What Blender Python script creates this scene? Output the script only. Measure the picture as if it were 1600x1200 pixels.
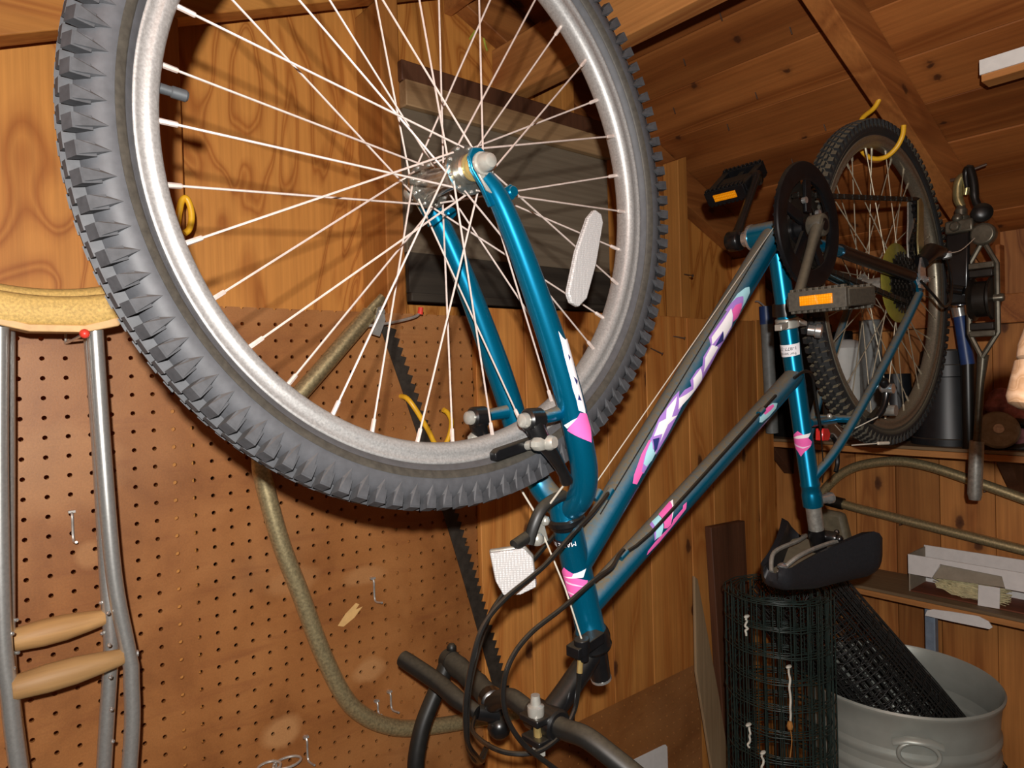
import bpy, bmesh, math, random
from mathutils import Vector, Matrix
from mathutils.geometry import tessellate_polygon

# ------------------------------------------------------------------ scene start
for o in list(bpy.data.objects):
    bpy.data.objects.remove(o, do_unlink=True)
scene = bpy.context.scene
COL = scene.collection
MM = 0.001                      # every length below is in millimetres
random.seed(7)

# ------------------------------------------------------------------ camera
CAM = Vector((-85.4, -1068.5, -63.5))
cam_data = bpy.data.cameras.new('camera')
cam_data.sensor_fit = 'HORIZONTAL'
cam_data.sensor_width = 36.0
cam_data.lens = 36.0 * 1080.7 / 1600.0
cam_data.clip_start = 0.02
cam = bpy.data.objects.new('camera', cam_data)
COL.objects.link(cam)
_f = Vector((0.64379645, 0.76507678, -0.01355159))
_u = Vector((0.03096283, -0.00835098, 0.99948565))
_r = _f.cross(_u).normalized()
_m = Matrix((_r, _u, -_f)).transposed()
cam.matrix_world = Matrix.Translation(CAM * MM) @ _m.to_4x4()
scene.camera = cam

# ------------------------------------------------------------------ light
world = bpy.data.worlds.new('world')
scene.world = world
world.use_nodes = True
bg = world.node_tree.nodes['Background']
bg.inputs[0].default_value = (1.0, 0.86, 0.70, 1)
bg.inputs[1].default_value = 0.028
# the camera's own flash, just above and behind the lens
fl = bpy.data.lights.new('camera_flash', 'POINT')
fl.energy = 60.0
fl.color = (1.0, 0.97, 0.93)
fl.shadow_soft_size = 0.008
flo = bpy.data.objects.new('camera_flash', fl)
flo.location = (CAM + Vector((-37, -49, 59))) * MM
COL.objects.link(flo)

scene.view_settings.view_transform = 'Standard'
scene.view_settings.look = 'None'
scene.view_settings.gamma = 1.0
scene.view_settings.use_curve_mapping = False
scene.view_settings.exposure = 0.0

# ------------------------------------------------------------------ materials
MATS = {}

def nodes_of(name):
    m = bpy.data.materials.new(name)
    m.use_nodes = True
    nt = m.node_tree
    b = nt.nodes['Principled BSDF']
    return m, nt, b

def N(nt, kind, **kw):
    n = nt.nodes.new(kind)
    for k, v in kw.items():
        setattr(n, k, v)
    return n

def rgba(c):
    return (c[0], c[1], c[2], 1.0)

def mix(nt, fac, a, b, blend='MIX'):
    n = nt.nodes.new('ShaderNodeMix')
    n.data_type = 'RGBA'
    n.blend_type = blend
    for sock, val in ((0, fac), (6, a), (7, b)):
        if hasattr(val, 'is_linked') or isinstance(val, bpy.types.NodeSocket):
            nt.links.new(val, n.inputs[sock])
        else:
            n.inputs[sock].default_value = val if sock == 0 else rgba(val)
    return n.outputs[2]

def math_node(nt, op, a, b=None, clamp=False):
    n = nt.nodes.new('ShaderNodeMath')
    n.operation = op
    n.use_clamp = clamp
    for i, v in enumerate((a, b)):
        if v is None:
            continue
        if isinstance(v, bpy.types.NodeSocket):
            nt.links.new(v, n.inputs[i])
        else:
            n.inputs[i].default_value = v
    return n.outputs[0]

def ramp(nt, src, stops):
    n = nt.nodes.new('ShaderNodeValToRGB')
    el = n.color_ramp.elements
    while len(el) < len(stops):
        el.new(0.5)
    for e, (p, c) in zip(el, stops):
        e.position = p
        e.color = rgba(c)
    nt.links.new(src, n.inputs[0])
    return n.outputs[0]

def coords(nt, scale=(1, 1, 1), rnd=True):
    tc = nt.nodes.new('ShaderNodeTexCoord')
    mp = nt.nodes.new('ShaderNodeMapping')
    mp.inputs['Scale'].default_value = scale
    nt.links.new(tc.outputs['Object'], mp.inputs['Vector'])
    if rnd:
        oi = nt.nodes.new('ShaderNodeObjectInfo')
        cb = nt.nodes.new('ShaderNodeCombineXYZ')
        for i, k in enumerate((13.1, 7.7, 29.3)):
            nt.links.new(math_node(nt, 'MULTIPLY', oi.outputs['Random'], k), cb.inputs[i])
        nt.links.new(cb.outputs[0], mp.inputs['Location'])
    return mp.outputs[0]

def noise(nt, vec, scale, detail=3.0, rough=0.55, dist=0.0):
    n = nt.nodes.new('ShaderNodeTexNoise')
    n.inputs['Scale'].default_value = scale
    n.inputs['Detail'].default_value = detail
    n.inputs['Roughness'].default_value = rough
    n.inputs['Distortion'].default_value = dist
    if vec is not None:
        nt.links.new(vec, n.inputs['Vector'])
    return n.outputs[0]

def bump(nt, b, h, strength=0.3, dist=0.002):
    n = nt.nodes.new('ShaderNodeBump')
    n.inputs['Strength'].default_value = strength
    n.inputs['Distance'].default_value = dist
    nt.links.new(h, n.inputs['Height'])
    nt.links.new(n.outputs[0], b.inputs['Normal'])

def wood(name, light, dark, grain='Z', ring=2.2, bands=7.0, rough=0.62, knots=0.0, vary=0.25, red=None):
    """bare timber: growth-ring bands, fine fibre, optional knots, board-to-board variation"""
    m, nt, b = nodes_of(name)
    along = 0.10
    sc = {'X': (along, 1, 1), 'Y': (1, along, 1), 'Z': (1, 1, along)}[grain]
    v = coords(nt, sc)
    n1 = noise(nt, v, ring, 2.0, 0.45, 0.3)
    k = math_node(nt, 'MULTIPLY', n1, bands)
    pp = math_node(nt, 'PINGPONG', k, 0.5)
    pp = math_node(nt, 'MULTIPLY', pp, 2.0)
    mid = [(light[i] * 0.6 + dark[i] * 0.4) for i in range(3)]
    c = ramp(nt, pp, [(0.0, light), (0.55, mid), (0.86, dark), (1.0, mid)])
    fsc = {'X': (0.03, 1, 1), 'Y': (1, 0.03, 1), 'Z': (1, 1, 0.03)}[grain]
    vf = coords(nt, fsc)
    n2 = noise(nt, vf, 130.0, 3.0, 0.6)
    c = mix(nt, 0.55, c, ramp(nt, n2, [(0.25, (0.55, 0.5, 0.45)), (0.7, (1.1, 1.08, 1.05))]), 'MULTIPLY')
    n3 = noise(nt, coords(nt, (1, 1, 1)), 4.0, 3.0, 0.6)
    c = mix(nt, 0.5, c, ramp(nt, n3, [(0.3, (0.70, 0.62, 0.55)), (0.7, (1.12, 1.12, 1.1))]), 'MULTIPLY')
    if knots > 0:
        sp = nt.nodes.new('ShaderNodeSeparateXYZ')
        nt.links.new(coords(nt), sp.inputs[0])
        ia, ic = {'X': (0, (1, 2)), 'Y': (1, (0, 2)), 'Z': (2, (0, 1))}[grain]
        cb = nt.nodes.new('ShaderNodeCombineXYZ')
        across = math_node(nt, 'ADD', sp.outputs[ic[0]], sp.outputs[ic[1]])
        wob = math_node(nt, 'MULTIPLY', math_node(nt, 'SUBTRACT', noise(nt, coords(nt), 40.0, 2.0), 0.5), 0.02)
        nt.links.new(math_node(nt, 'ADD', across, wob), cb.inputs[0])
        nt.links.new(math_node(nt, 'MULTIPLY', sp.outputs[ia], 0.5), cb.inputs[1])
        vo = nt.nodes.new('ShaderNodeTexVoronoi')
        vo.voronoi_dimensions = '2D'
        vo.inputs['Scale'].default_value = 7.0
        nt.links.new(cb.outputs[0], vo.inputs['Vector'])
        kf = ramp(nt, vo.outputs['Distance'], [(0.0, (1, 1, 1)), (knots * 0.7, (0.85, 0.85, 0.85)), (knots, (0.25, 0.25, 0.25)), (knots * 2.2, (0, 0, 0))])
        c = mix(nt, kf, c, (0.07, 0.022, 0.008))
    oi = nt.nodes.new('ShaderNodeObjectInfo')
    lo = 1.0 - vary
    vr = ramp(nt, oi.outputs['Random'], [(0.0, (lo, lo * 0.96, lo * 0.9)), (1.0, (1.12, 1.1, 1.08))])
    c = mix(nt, 1.0, c, vr, 'MULTIPLY')
    nt.links.new(c, b.inputs['Base Color'])
    b.inputs['Roughness'].default_value = rough
    b.inputs['Specular IOR Level'].default_value = 0.3
    bump(nt, b, n2, 0.25, 0.0015)
    MATS[name] = m
    return m

def plywood(name, light, dark, grain='Z', vary=0.15):
    """rotary-cut sheet: wide wandering cathedral figures"""
    m, nt, b = nodes_of(name)
    sc = {'X': (0.34, 1, 1), 'Y': (1, 0.34, 1), 'Z': (1, 1, 0.34)}[grain]
    v = coords(nt, sc)
    n1 = noise(nt, v, 4.2, 2.0, 0.5, 1.6)
    k = math_node(nt, 'MULTIPLY', n1, 7.0)
    pp = math_node(nt, 'MULTIPLY', math_node(nt, 'PINGPONG', k, 0.5), 2.0)
    mid = [(light[i] * 0.65 + dark[i] * 0.35) for i in range(3)]
    c = ramp(nt, pp, [(0.0, light), (0.40, light), (0.66, mid), (0.84, dark), (1.0, mid)])
    fsc = {'X': (0.02, 1, 1), 'Y': (1, 0.02, 1), 'Z': (1, 1, 0.02)}[grain]
    n2 = noise(nt, coords(nt, fsc), 170.0, 3.0, 0.6)
    c = mix(nt, 0.45, c, ramp(nt, n2, [(0.25, (0.6, 0.55, 0.5)), (0.7, (1.08, 1.06, 1.05))]), 'MULTIPLY')
    n3 = noise(nt, coords(nt), 5.0, 3.0, 0.6)
    c = mix(nt, 0.45, c, ramp(nt, n3, [(0.3, (0.75, 0.66, 0.58)), (0.7, (1.1, 1.1, 1.1))]), 'MULTIPLY')
    nt.links.new(c, b.inputs['Base Color'])
    b.inputs['Roughness'].default_value = 0.6
    b.inputs['Specular IOR Level'].default_value = 0.3
    bump(nt, b, n2, 0.2, 0.001)
    MATS[name] = m
    return m

def plain(name, col, rough=0.5, metal=0.0, dust=0.0, dust_col=(0.20, 0.155, 0.10), speck=0.25, nscale=60.0,
          coat=0.0, spec=0.5, side_dust=0.0, bumps=0.0, trans=0.0, dlo=0.30, dhi=0.95):
    """solid colour with mottling; dust settles on faces that look up (dust) or evenly (side_dust)"""
    m, nt, b = nodes_of(name)
    v = coords(nt, rnd=False)
    n1 = noise(nt, v, nscale, 4.0, 0.6)
    lo = [x * (1 - speck) for x in col]
    hi = [min(1.0, x * (1 + speck * 0.6)) for x in col]
    c = ramp(nt, n1, [(0.3, lo), (0.7, hi)])
    rsock = None
    if dust > 0 or side_dust > 0:
        g = nt.nodes.new('ShaderNodeNewGeometry')
        sx = nt.nodes.new('ShaderNodeSeparateXYZ')
        nt.links.new(g.outputs['Normal'], sx.inputs[0])
        mr = nt.nodes.new('ShaderNodeMapRange')
        mr.inputs['From Min'].default_value = dlo
        mr.inputs['From Max'].default_value = dhi
        mr.inputs['To Max'].default_value = dust
        nt.links.new(sx.outputs['Z'], mr.inputs['Value'])
        f = math_node(nt, 'ADD', mr.outputs[0], side_dust)
        n2 = noise(nt, v, 220.0, 3.0, 0.7)
        f = math_node(nt, 'MULTIPLY', f, math_node(nt, 'ADD', math_node(nt, 'MULTIPLY', n2, 1.2), 0.4), True)
        c = mix(nt, f, c, dust_col)
        rsock = math_node(nt, 'ADD', math_node(nt, 'MULTIPLY', f, 0.9 - rough), rough)
        msock = math_node(nt, 'MULTIPLY', math_node(nt, 'SUBTRACT', 1.0, f), metal)
        nt.links.new(msock, b.inputs['Metallic'])
    else:
        b.inputs['Metallic'].default_value = metal
    nt.links.new(c, b.inputs['Base Color'])
    if rsock is not None:
        nt.links.new(rsock, b.inputs['Roughness'])
    else:
        b.inputs['Roughness'].default_value = rough
    b.inputs['Coat Weight'].default_value = coat
    b.inputs['Coat Roughness'].default_value = 0.12
    b.inputs['Specular IOR Level'].default_value = spec
    if trans:
        b.inputs['Transmission Weight'].default_value = trans
    if bumps:
        bump(nt, b, n1, bumps, 0.001)
    MATS[name] = m
    return m

def reflector(name, col, hi, scale=420.0):
    """moulded prism reflector: a fine grid of facets"""
    m, nt, b = nodes_of(name)
    v = coords(nt, rnd=False)
    ch = nt.nodes.new('ShaderNodeTexVoronoi')
    ch.inputs['Scale'].default_value = scale
    ch.inputs['Randomness'].default_value = 0.15
    nt.links.new(v, ch.inputs['Vector'])
    c = ramp(nt, ch.outputs['Distance'], [(0.0, hi), (0.55, col)])
    nt.links.new(c, b.inputs['Base Color'])
    b.inputs['Roughness'].default_value = 0.28
    b.inputs['Coat Weight'].default_value = 0.6
    bump(nt, b, ch.outputs['Distance'], 0.8, 0.001)
    MATS[name] = m
    return m

wood('stud_wood', (0.58, 0.265, 0.066), (0.44, 0.165, 0.036), 'Z', 3.0, 6.0, knots=0.05)
wood('pine', (0.58, 0.26, 0.066), (0.45, 0.165, 0.036), 'Z', 5.0, 8.0, knots=0.075, vary=0.12)
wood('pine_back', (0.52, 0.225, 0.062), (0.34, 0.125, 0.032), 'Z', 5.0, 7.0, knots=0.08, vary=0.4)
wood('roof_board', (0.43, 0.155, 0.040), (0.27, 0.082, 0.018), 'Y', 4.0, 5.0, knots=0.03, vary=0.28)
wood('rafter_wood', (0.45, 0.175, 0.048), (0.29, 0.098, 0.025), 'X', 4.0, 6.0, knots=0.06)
wood('joist_wood', (0.58, 0.27, 0.085), (0.36, 0.13, 0.038), 'Y', 4.0, 6.0, knots=0.07)
wood('header_wood', (0.58, 0.265, 0.062), (0.42, 0.155, 0.034), 'X', 4.0, 6.0, knots=0.06)
wood('floor_wood', (0.26, 0.15, 0.07), (0.15, 0.08, 0.035), 'Y', 4.0, 6.0, knots=0.06)
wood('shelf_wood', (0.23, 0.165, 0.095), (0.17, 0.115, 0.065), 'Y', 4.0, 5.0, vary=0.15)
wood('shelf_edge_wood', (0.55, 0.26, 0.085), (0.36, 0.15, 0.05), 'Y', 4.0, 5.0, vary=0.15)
wood('dark_board', (0.12, 0.05, 0.026), (0.07, 0.028, 0.014), 'Z', 4.0, 5.0)
wood('red_board', (0.22, 0.07, 0.035), (0.13, 0.04, 0.02), 'Y', 4.0, 6.0)
wood('slat_wood', (0.38, 0.28, 0.17), (0.24, 0.16, 0.09), 'Z', 4.0, 4.0)
wood('grey_board', (0.17, 0.142, 0.105), (0.12, 0.097, 0.070), 'X', 3.0, 4.0, vary=0.08)
wood('tar_board', (0.055, 0.046, 0.036), (0.022, 0.018, 0.014), 'X', 6.0, 5.0, vary=0.08, rough=0.75)
wood('strip_wood', (0.46, 0.31, 0.17), (0.30, 0.18, 0.09), 'X', 4.0, 5.0)
wood('handle_wood', (0.42, 0.29, 0.20), (0.30, 0.18, 0.10), 'X', 30.0, 8.0, rough=0.5)
wood('grip_wood', (0.46, 0.285, 0.125), (0.40, 0.235, 0.095), 'X', 6.0, 3.0, rough=0.55)
plywood('ply', (0.60, 0.255, 0.055), (0.39, 0.13, 0.022))
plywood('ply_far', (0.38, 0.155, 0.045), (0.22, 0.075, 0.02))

def pegboard_material():
    m, nt, b = nodes_of('pegboard')
    v = coords(nt, rnd=False)
    n1 = noise(nt, v, 7.0, 5.0, 0.6, 0.4)
    c = ramp(nt, n1, [(0.28, (0.19, 0.066, 0.017)), (0.5, (0.285, 0.110, 0.031)), (0.72, (0.35, 0.146, 0.045))])
    n2 = noise(nt, v, 2.6, 3.0, 0.5)
    c = mix(nt, ramp(nt, n2, [(0.52, (0, 0, 0)), (0.70, (0.45, 0.45, 0.45))]), c, (0.44, 0.215, 0.085))
    vs = coords(nt, (1, 1, 7), rnd=False)
    n3 = noise(nt, vs, 6.0, 4.0, 0.6, 0.6)
    c = mix(nt, ramp(nt, n3, [(0.55, (0, 0, 0)), (0.75, (0.45, 0.45, 0.45))]), c, (0.18, 0.055, 0.018))
    nz = noise(nt, v, 28.0, 3.0, 0.6)
    for cx, cz, ra, rb, st in ((318, -612, 30, 24, .8), (474, -560, 30, 20, .75), (470, -398, 40, 15, .5), (70, -285, 18, 18, .5), (345, -380, 40, 22, .35), (40, -170, 70, 60, .4)):
        sp = nt.nodes.new('ShaderNodeSeparateXYZ'); nt.links.new(v, sp.inputs[0])
        dx = math_node(nt, 'DIVIDE', math_node(nt, 'SUBTRACT', sp.outputs['X'], cx * 0.001), ra * 0.001)
        dz = math_node(nt, 'DIVIDE', math_node(nt, 'SUBTRACT', sp.outputs['Z'], cz * 0.001), rb * 0.001)
        rr = math_node(nt, 'SQRT', math_node(nt, 'ADD', math_node(nt, 'MULTIPLY', dx, dx), math_node(nt, 'MULTIPLY', dz, dz)))
        rr = math_node(nt, 'ADD', rr, math_node(nt, 'MULTIPLY', nz, 0.7))
        mr = nt.nodes.new('ShaderNodeMapRange')
        mr.inputs['From Min'].default_value = 1.55; mr.inputs['From Max'].default_value = 1.05; mr.inputs['To Max'].default_value = st
        nt.links.new(rr, mr.inputs['Value'])
        c = mix(nt, mr.outputs[0], c, (0.43, 0.215, 0.085))
    n4 = noise(nt, v, 420.0, 2.0, 0.6)
    c = mix(nt, 0.35, c, ramp(nt, n4, [(0.3, (0.7, 0.7, 0.7)), (0.7, (1.15, 1.15, 1.15))]), 'MULTIPLY')
    nt.links.new(c, b.inputs['Base Color'])
    b.inputs['Roughness'].default_value = 0.5
    b.inputs['Specular IOR Level'].default_value = 0.35
    bump(nt, b, n4, 0.15, 0.0008)
    MATS['pegboard'] = m
pegboard_material()

plain('tape_mark', (0.45, 0.22, 0.085), 0.6, speck=0.2)
plain('torn_veneer', (0.66, 0.40, 0.15), 0.65, speck=0.15)
plain('teal_paint', (0.0, 0.175, 0.32), 0.27, 0.75, dust=0.95, dust_col=(0.125, 0.10, 0.062), coat=0.3, speck=0.12, nscale=900, dlo=0.18, dhi=0.72)
plain('rubber', (0.046, 0.047, 0.051), 0.6, speck=0.3, dust=0.12, nscale=90, spec=0.35)
plain('sidewall', (0.054, 0.055, 0.060), 0.58, speck=0.2, dust=0.08, nscale=90, spec=0.35)
plain('bead_band', (0.040, 0.035, 0.027), 0.6, speck=0.35, nscale=160)
plain('rubber_dusty', (0.014, 0.0145, 0.015), 0.7, speck=0.3, dust=0.8, dust_col=(0.16, 0.135, 0.085), nscale=90, dlo=0.1, dhi=0.8)
plain('rim_metal', (0.44, 0.44, 0.44), 0.33, 0.8, speck=0.3, nscale=480, dust=0.4, side_dust=0.26, dust_col=(0.21, 0.185, 0.15))
plain('rim_dusty', (0.30, 0.27, 0.21), 0.30, 0.85, speck=0.3, nscale=300, dust=0.5, side_dust=0.15, dust_col=(0.15, 0.11, 0.055))
plain('spoke_metal', (0.62, 0.52, 0.47), 0.4, 0.35, speck=0.15, nscale=200)
plain('spoke_dull', (0.40, 0.355, 0.26), 0.38, 0.4, speck=0.2, nscale=200)
plain('crank_dusty', (0.050, 0.043, 0.031), 0.6, speck=0.35, nscale=200, dust=0.6, dust_col=(0.13, 0.105, 0.065), dlo=0.0, dhi=0.7)
plain('chrome', (0.70, 0.70, 0.68), 0.22, 0.85, speck=0.2, nscale=150)
plain('steel_dull', (0.42, 0.41, 0.37), 0.4, 0.7, speck=0.3, nscale=150, dust=0.4)
plain('bolt_white', (0.48, 0.47, 0.42), 0.32, 0.55, speck=0.2)
plain('black_plastic', (0.006, 0.006, 0.0068), 0.34, speck=0.3, dust=0.3, dust_col=(0.10, 0.08, 0.05), spec=0.2)
plain('black_metal', (0.0055, 0.0055, 0.006), 0.28, 0.0, speck=0.3, dust=0.16, dust_col=(0.10, 0.08, 0.05), coat=0.2)
plain('black_dusty', (0.008, 0.008, 0.0078), 0.42, speck=0.3, dust=0.5, side_dust=0.03, dust_col=(0.085, 0.068, 0.042), nscale=140, spec=0.35)
plain('grip_dusty', (0.013, 0.012, 0.010), 0.6, speck=0.35, dust=0.55, side_dust=0.10, dust_col=(0.085, 0.07, 0.045), nscale=160, spec=0.35)
plain('cable_black', (0.008, 0.0075, 0.007), 0.26, speck=0.2, dust=0.15)
plain('saddle_vinyl', (0.014, 0.0145, 0.017), 0.5, speck=0.2, nscale=260, bumps=0.3, spec=0.35)
plain('saddle_under', (0.17, 0.145, 0.09), 0.6, speck=0.3, dust=0.5)
plain('wire_bright', (0.80, 0.74, 0.62), 0.35, 0.4, speck=0.1)
plain('brass', (0.58, 0.42, 0.16), 0.35, 0.7)
plain('crutch_alu', (0.58, 0.575, 0.55), 0.30, 0.8, speck=0.12, nscale=300)
plain('crutch_pad', (0.56, 0.36, 0.105), 0.7, speck=0.34, nscale=330, bumps=0.4, dust=0.35, dust_col=(0.30, 0.20, 0.065))
plain('pad_base', (0.60, 0.37, 0.16), 0.6, speck=0.2)
plain('bronze_tube', (0.50, 0.41, 0.225), 0.42, 0.72, speck=0.4, nscale=240)
plain('zinc_hook', (0.62, 0.60, 0.56), 0.3, 0.7)
plain('red_plastic', (0.72, 0.05, 0.03), 0.4)
plain('yellow_vinyl', (0.78, 0.42, 0.02), 0.4, speck=0.12)
plain('saw_steel', (0.045, 0.036, 0.028), 0.5, 0.3, speck=0.45, nscale=60)
plain('green_wire', (0.016, 0.030, 0.026), 0.4, speck=0.4)
plain('black_net', (0.016, 0.016, 0.015), 0.5, speck=0.4)
plain('twine', (0.62, 0.60, 0.52), 0.8)
plain('rust', (0.35, 0.15, 0.03), 0.8)
plain('galvanised', (0.40, 0.425, 0.385), 0.42, 0.35, speck=0.16, nscale=9)
plain('white_card', (0.74, 0.72, 0.70), 0.7, speck=0.06)
plain('grey_card', (0.30, 0.255, 0.19), 0.75, speck=0.12)
plain('white_paint', (0.80, 0.78, 0.74), 0.55, speck=0.06)
plain('straw', (0.66, 0.58, 0.33), 0.6, speck=0.3)
plain('blue_grey', (0.20, 0.25, 0.32), 0.5, speck=0.2)
plain('blue_plastic', (0.015, 0.045, 0.16), 0.4, speck=0.2)
plain('black_pot', (0.011, 0.0125, 0.015), 0.42, speck=0.35, nscale=40, dust=0.3)
plain('white_jug', (0.60, 0.60, 0.57), 0.5, speck=0.1, nscale=20)
plain('grey_pipe', (0.16, 0.17, 0.165), 0.5, speck=0.2)
plain('pink_cloth', (0.46, 0.20, 0.21), 0.9, speck=0.5, nscale=45)
plain('disc_grey', (0.32, 0.285, 0.21), 0.7, speck=0.3)
plain('iron_black', (0.010, 0.009, 0.008), 0.35, 0.2, dust=0.3)
plain('hoist_steel', (0.13, 0.115, 0.085), 0.36, 0.6, speck=0.35, dust=0.3, dust_col=(0.12, 0.095, 0.06))
plain('gold_steel', (0.40, 0.34, 0.16), 0.3, 0.7, speck=0.3)
plain('yellow_disc', (0.28, 0.24, 0.04), 0.3, speck=0.2, trans=0.25)
plain('dark_metal', (0.022, 0.018, 0.014), 0.4, 0.4, speck=0.4)
plain('hub_steel', (0.36, 0.35, 0.31), 0.24, 0.9, speck=0.3, nscale=120)
plain('nail_metal', (0.10, 0.06, 0.04), 0.5, 0.4)
plain('chalk_green', (0.42, 0.46, 0.05), 0.8)
plain('valve_rubber', (0.045, 0.05, 0.055), 0.5)
reflector('clear_reflector', (0.40, 0.39, 0.385), (0.62, 0.61, 0.60))
reflector('amber_reflector', (0.80, 0.26, 0.0), (1.0, 0.45, 0.02), 300)
plain('red_reflector', (0.6, 0.02, 0.02), 0.25, coat=0.5)
for nm, c in (('decal_sky', (0.36, 0.66, 0.74)), ('decal_purple', (0.36, 0.20, 0.60)), ('decal_pink', (0.80, 0.13, 0.42)),
              ('decal_white', (0.85, 0.83, 0.86)), ('decal_navy', (0.02, 0.03, 0.14)), ('decal_lilac', (0.80, 0.55, 0.74)),
              ('decal_black', (0.012, 0.013, 0.02))):
    plain(nm, c, 0.35, speck=0.06, coat=0.4)

# ------------------------------------------------------------------ mesh building
class MB:
    def __init__(self):
        self.v = []
        self.f = []

    def add(self, verts, faces):
        o = len(self.v)
        self.v.extend(Vector(p) for p in verts)
        self.f.extend(tuple(i + o for i in f) for f in faces)
        return self

    def box(self, x0, x1, y0, y1, z0, z1):
        vs = [(x, y, z) for x in (x0, x1) for y in (y0, y1) for z in (z0, z1)]
        return self.add(vs, [(0, 1, 3, 2), (4, 6, 7, 5), (0, 4, 5, 1), (2, 3, 7, 6), (0, 2, 6, 4), (1, 5, 7, 3)])

    def obox(self, c, ax, ay, az, hx, hy, hz):
        c = Vector(c); ax = Vector(ax).normalized() * hx; ay = Vector(ay).normalized() * hy; az = Vector(az).normalized() * hz
        vs = [c + ax * i + ay * j + az * k for i in (-1, 1) for j in (-1, 1) for k in (-1, 1)]
        return self.add(vs, [(0, 1, 3, 2), (4, 6, 7, 5), (0, 4, 5, 1), (2, 3, 7, 6), (0, 2, 6, 4), (1, 5, 7, 3)])

    def hexa(self, vs):     # 8 corners: bottom ring 4, top ring 4
        return self.add(vs, [(3, 2, 1, 0), (4, 5, 6, 7), (0, 1, 5, 4), (1, 2, 6, 5), (2, 3, 7, 6), (3, 0, 4, 7)])

    def tube(self, pts, r, n=10, caps=True, closed=False, flat=1.0):
        pts = [Vector(p) for p in pts]
        m = len(pts)
        rs = list(r) if hasattr(r, '__len__') else [r] * m
        tg = []
        for i in range(m):
            if closed:
                t = pts[(i + 1) % m] - pts[i - 1]
            else:
                t = pts[min(i + 1, m - 1)] - pts[max(i - 1, 0)]
            tg.append(t.normalized())
        u = tg[0].orthogonal().normalized()
        vs = []
        for i in range(m):
            t = tg[i]
            u = (u - t * u.dot(t))
            u = u.normalized() if u.length > 1e-6 else t.orthogonal().normalized()
            w = t.cross(u)
            for k in range(n):
                a = 2 * math.pi * k / n
                vs.append(pts[i] + (u * math.cos(a) + w * math.sin(a) * flat) * rs[i])
        fs = []
        for i in range(m if closed else m - 1):
            j = (i + 1) % m
            for k in range(n):
                q = (k + 1) % n
                fs.append((i * n + k, i * n + q, j * n + q, j * n + k))
        if caps and not closed:
            fs.append(tuple(range(n - 1, -1, -1)))
            fs.append(tuple((m - 1) * n + k for k in range(n)))
        return self.add(vs, fs)

    def lathe(self, o, ax, prof, n=32, closed=False, ref=None):
        """prof: list of (distance along axis, radius)"""
        o = Vector(o); ax = Vector(ax).normalized()
        u = Vector(ref).normalized() if ref else ax.orthogonal().normalized()
        w = ax.cross(u)
        vs = []
        for s, r in prof:
            for k in range(n):
                a = 2 * math.pi * k / n
                vs.append(o + ax * s + (u * math.cos(a) + w * math.sin(a)) * max(r, 1e-4))
        fs = []
        m = len(prof)
        for i in range(m if closed else m - 1):
            j = (i + 1) % m
            for k in range(n):
                q = (k + 1) % n
                fs.append((i * n + k, i * n + q, j * n + q, j * n + k))
        if not closed:
            fs.append(tuple(range(n - 1, -1, -1)))
            fs.append(tuple((m - 1) * n + k for k in range(n)))
        return self.add(vs, fs)

    def ball(self, c, r, n=12, sq=(1, 1, 1)):
        c = Vector(c)
        vs = []; fs = []
        m = n // 2
        for i in range(1, m):
            t = math.pi * i / m
            for k in range(n):
                a = 2 * math.pi * k / n
                vs.append(c + Vector((math.sin(t) * math.cos(a) * sq[0], math.sin(t) * math.sin(a) * sq[1], math.cos(t) * sq[2])) * r)
        top = len(vs); vs.append(c + Vector((0, 0, r * sq[2]))); vs.append(c - Vector((0, 0, r * sq[2])))
        for i in range(m - 2):
            for k in range(n):
                q = (k + 1) % n
                fs.append((i * n + k, (i + 1) * n + k, (i + 1) * n + q, i * n + q))
        for k in range(n):
            q = (k + 1) % n
            fs.append((top, k, q)); fs.append((top + 1, (m - 2) * n + q, (m - 2) * n + k))
        return self.add(vs, fs)

    def prism(self, poly, o, u, v, w, t):
        """polygon (a,b) in the plane o + a*u + b*v, extruded by t along w"""
        o = Vector(o); u = Vector(u); v = Vector(v); w = Vector(w)
        n = len(poly)
        vs = [o + u * a + v * b for a, b in poly] + [o + u * a + v * b + w * t for a, b in poly]
        fs = [tuple(range(n - 1, -1, -1)), tuple(range(n, 2 * n))]
        for i in range(n):
            j = (i + 1) % n
            fs.append((i, j, n + j, n + i))
        return self.add(vs, fs)

def cr(pts, k=6, closed=False):
    """Catmull-Rom through the points"""
    pts = [Vector(p) for p in pts]
    m = len(pts)
    out = []
    rng = range(m if closed else m - 1)
    for i in rng:
        if closed:
            p0, p1, p2, p3 = pts[i - 1], pts[i], pts[(i + 1) % m], pts[(i + 2) % m]
        else:
            p0, p1, p2, p3 = pts[max(i - 1, 0)], pts[i], pts[i + 1], pts[min(i + 2, m - 1)]
        for q in range(k):
            t = q / k
            out.append(0.5 * ((2 * p1) + (p2 - p0) * t + (2 * p0 - 5 * p1 + 4 * p2 - p3) * t * t + (3 * p1 - p0 - 3 * p2 + p3) * t ** 3))
    if not closed:
        out.append(pts[-1])
    return out

ORG = {}

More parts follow.
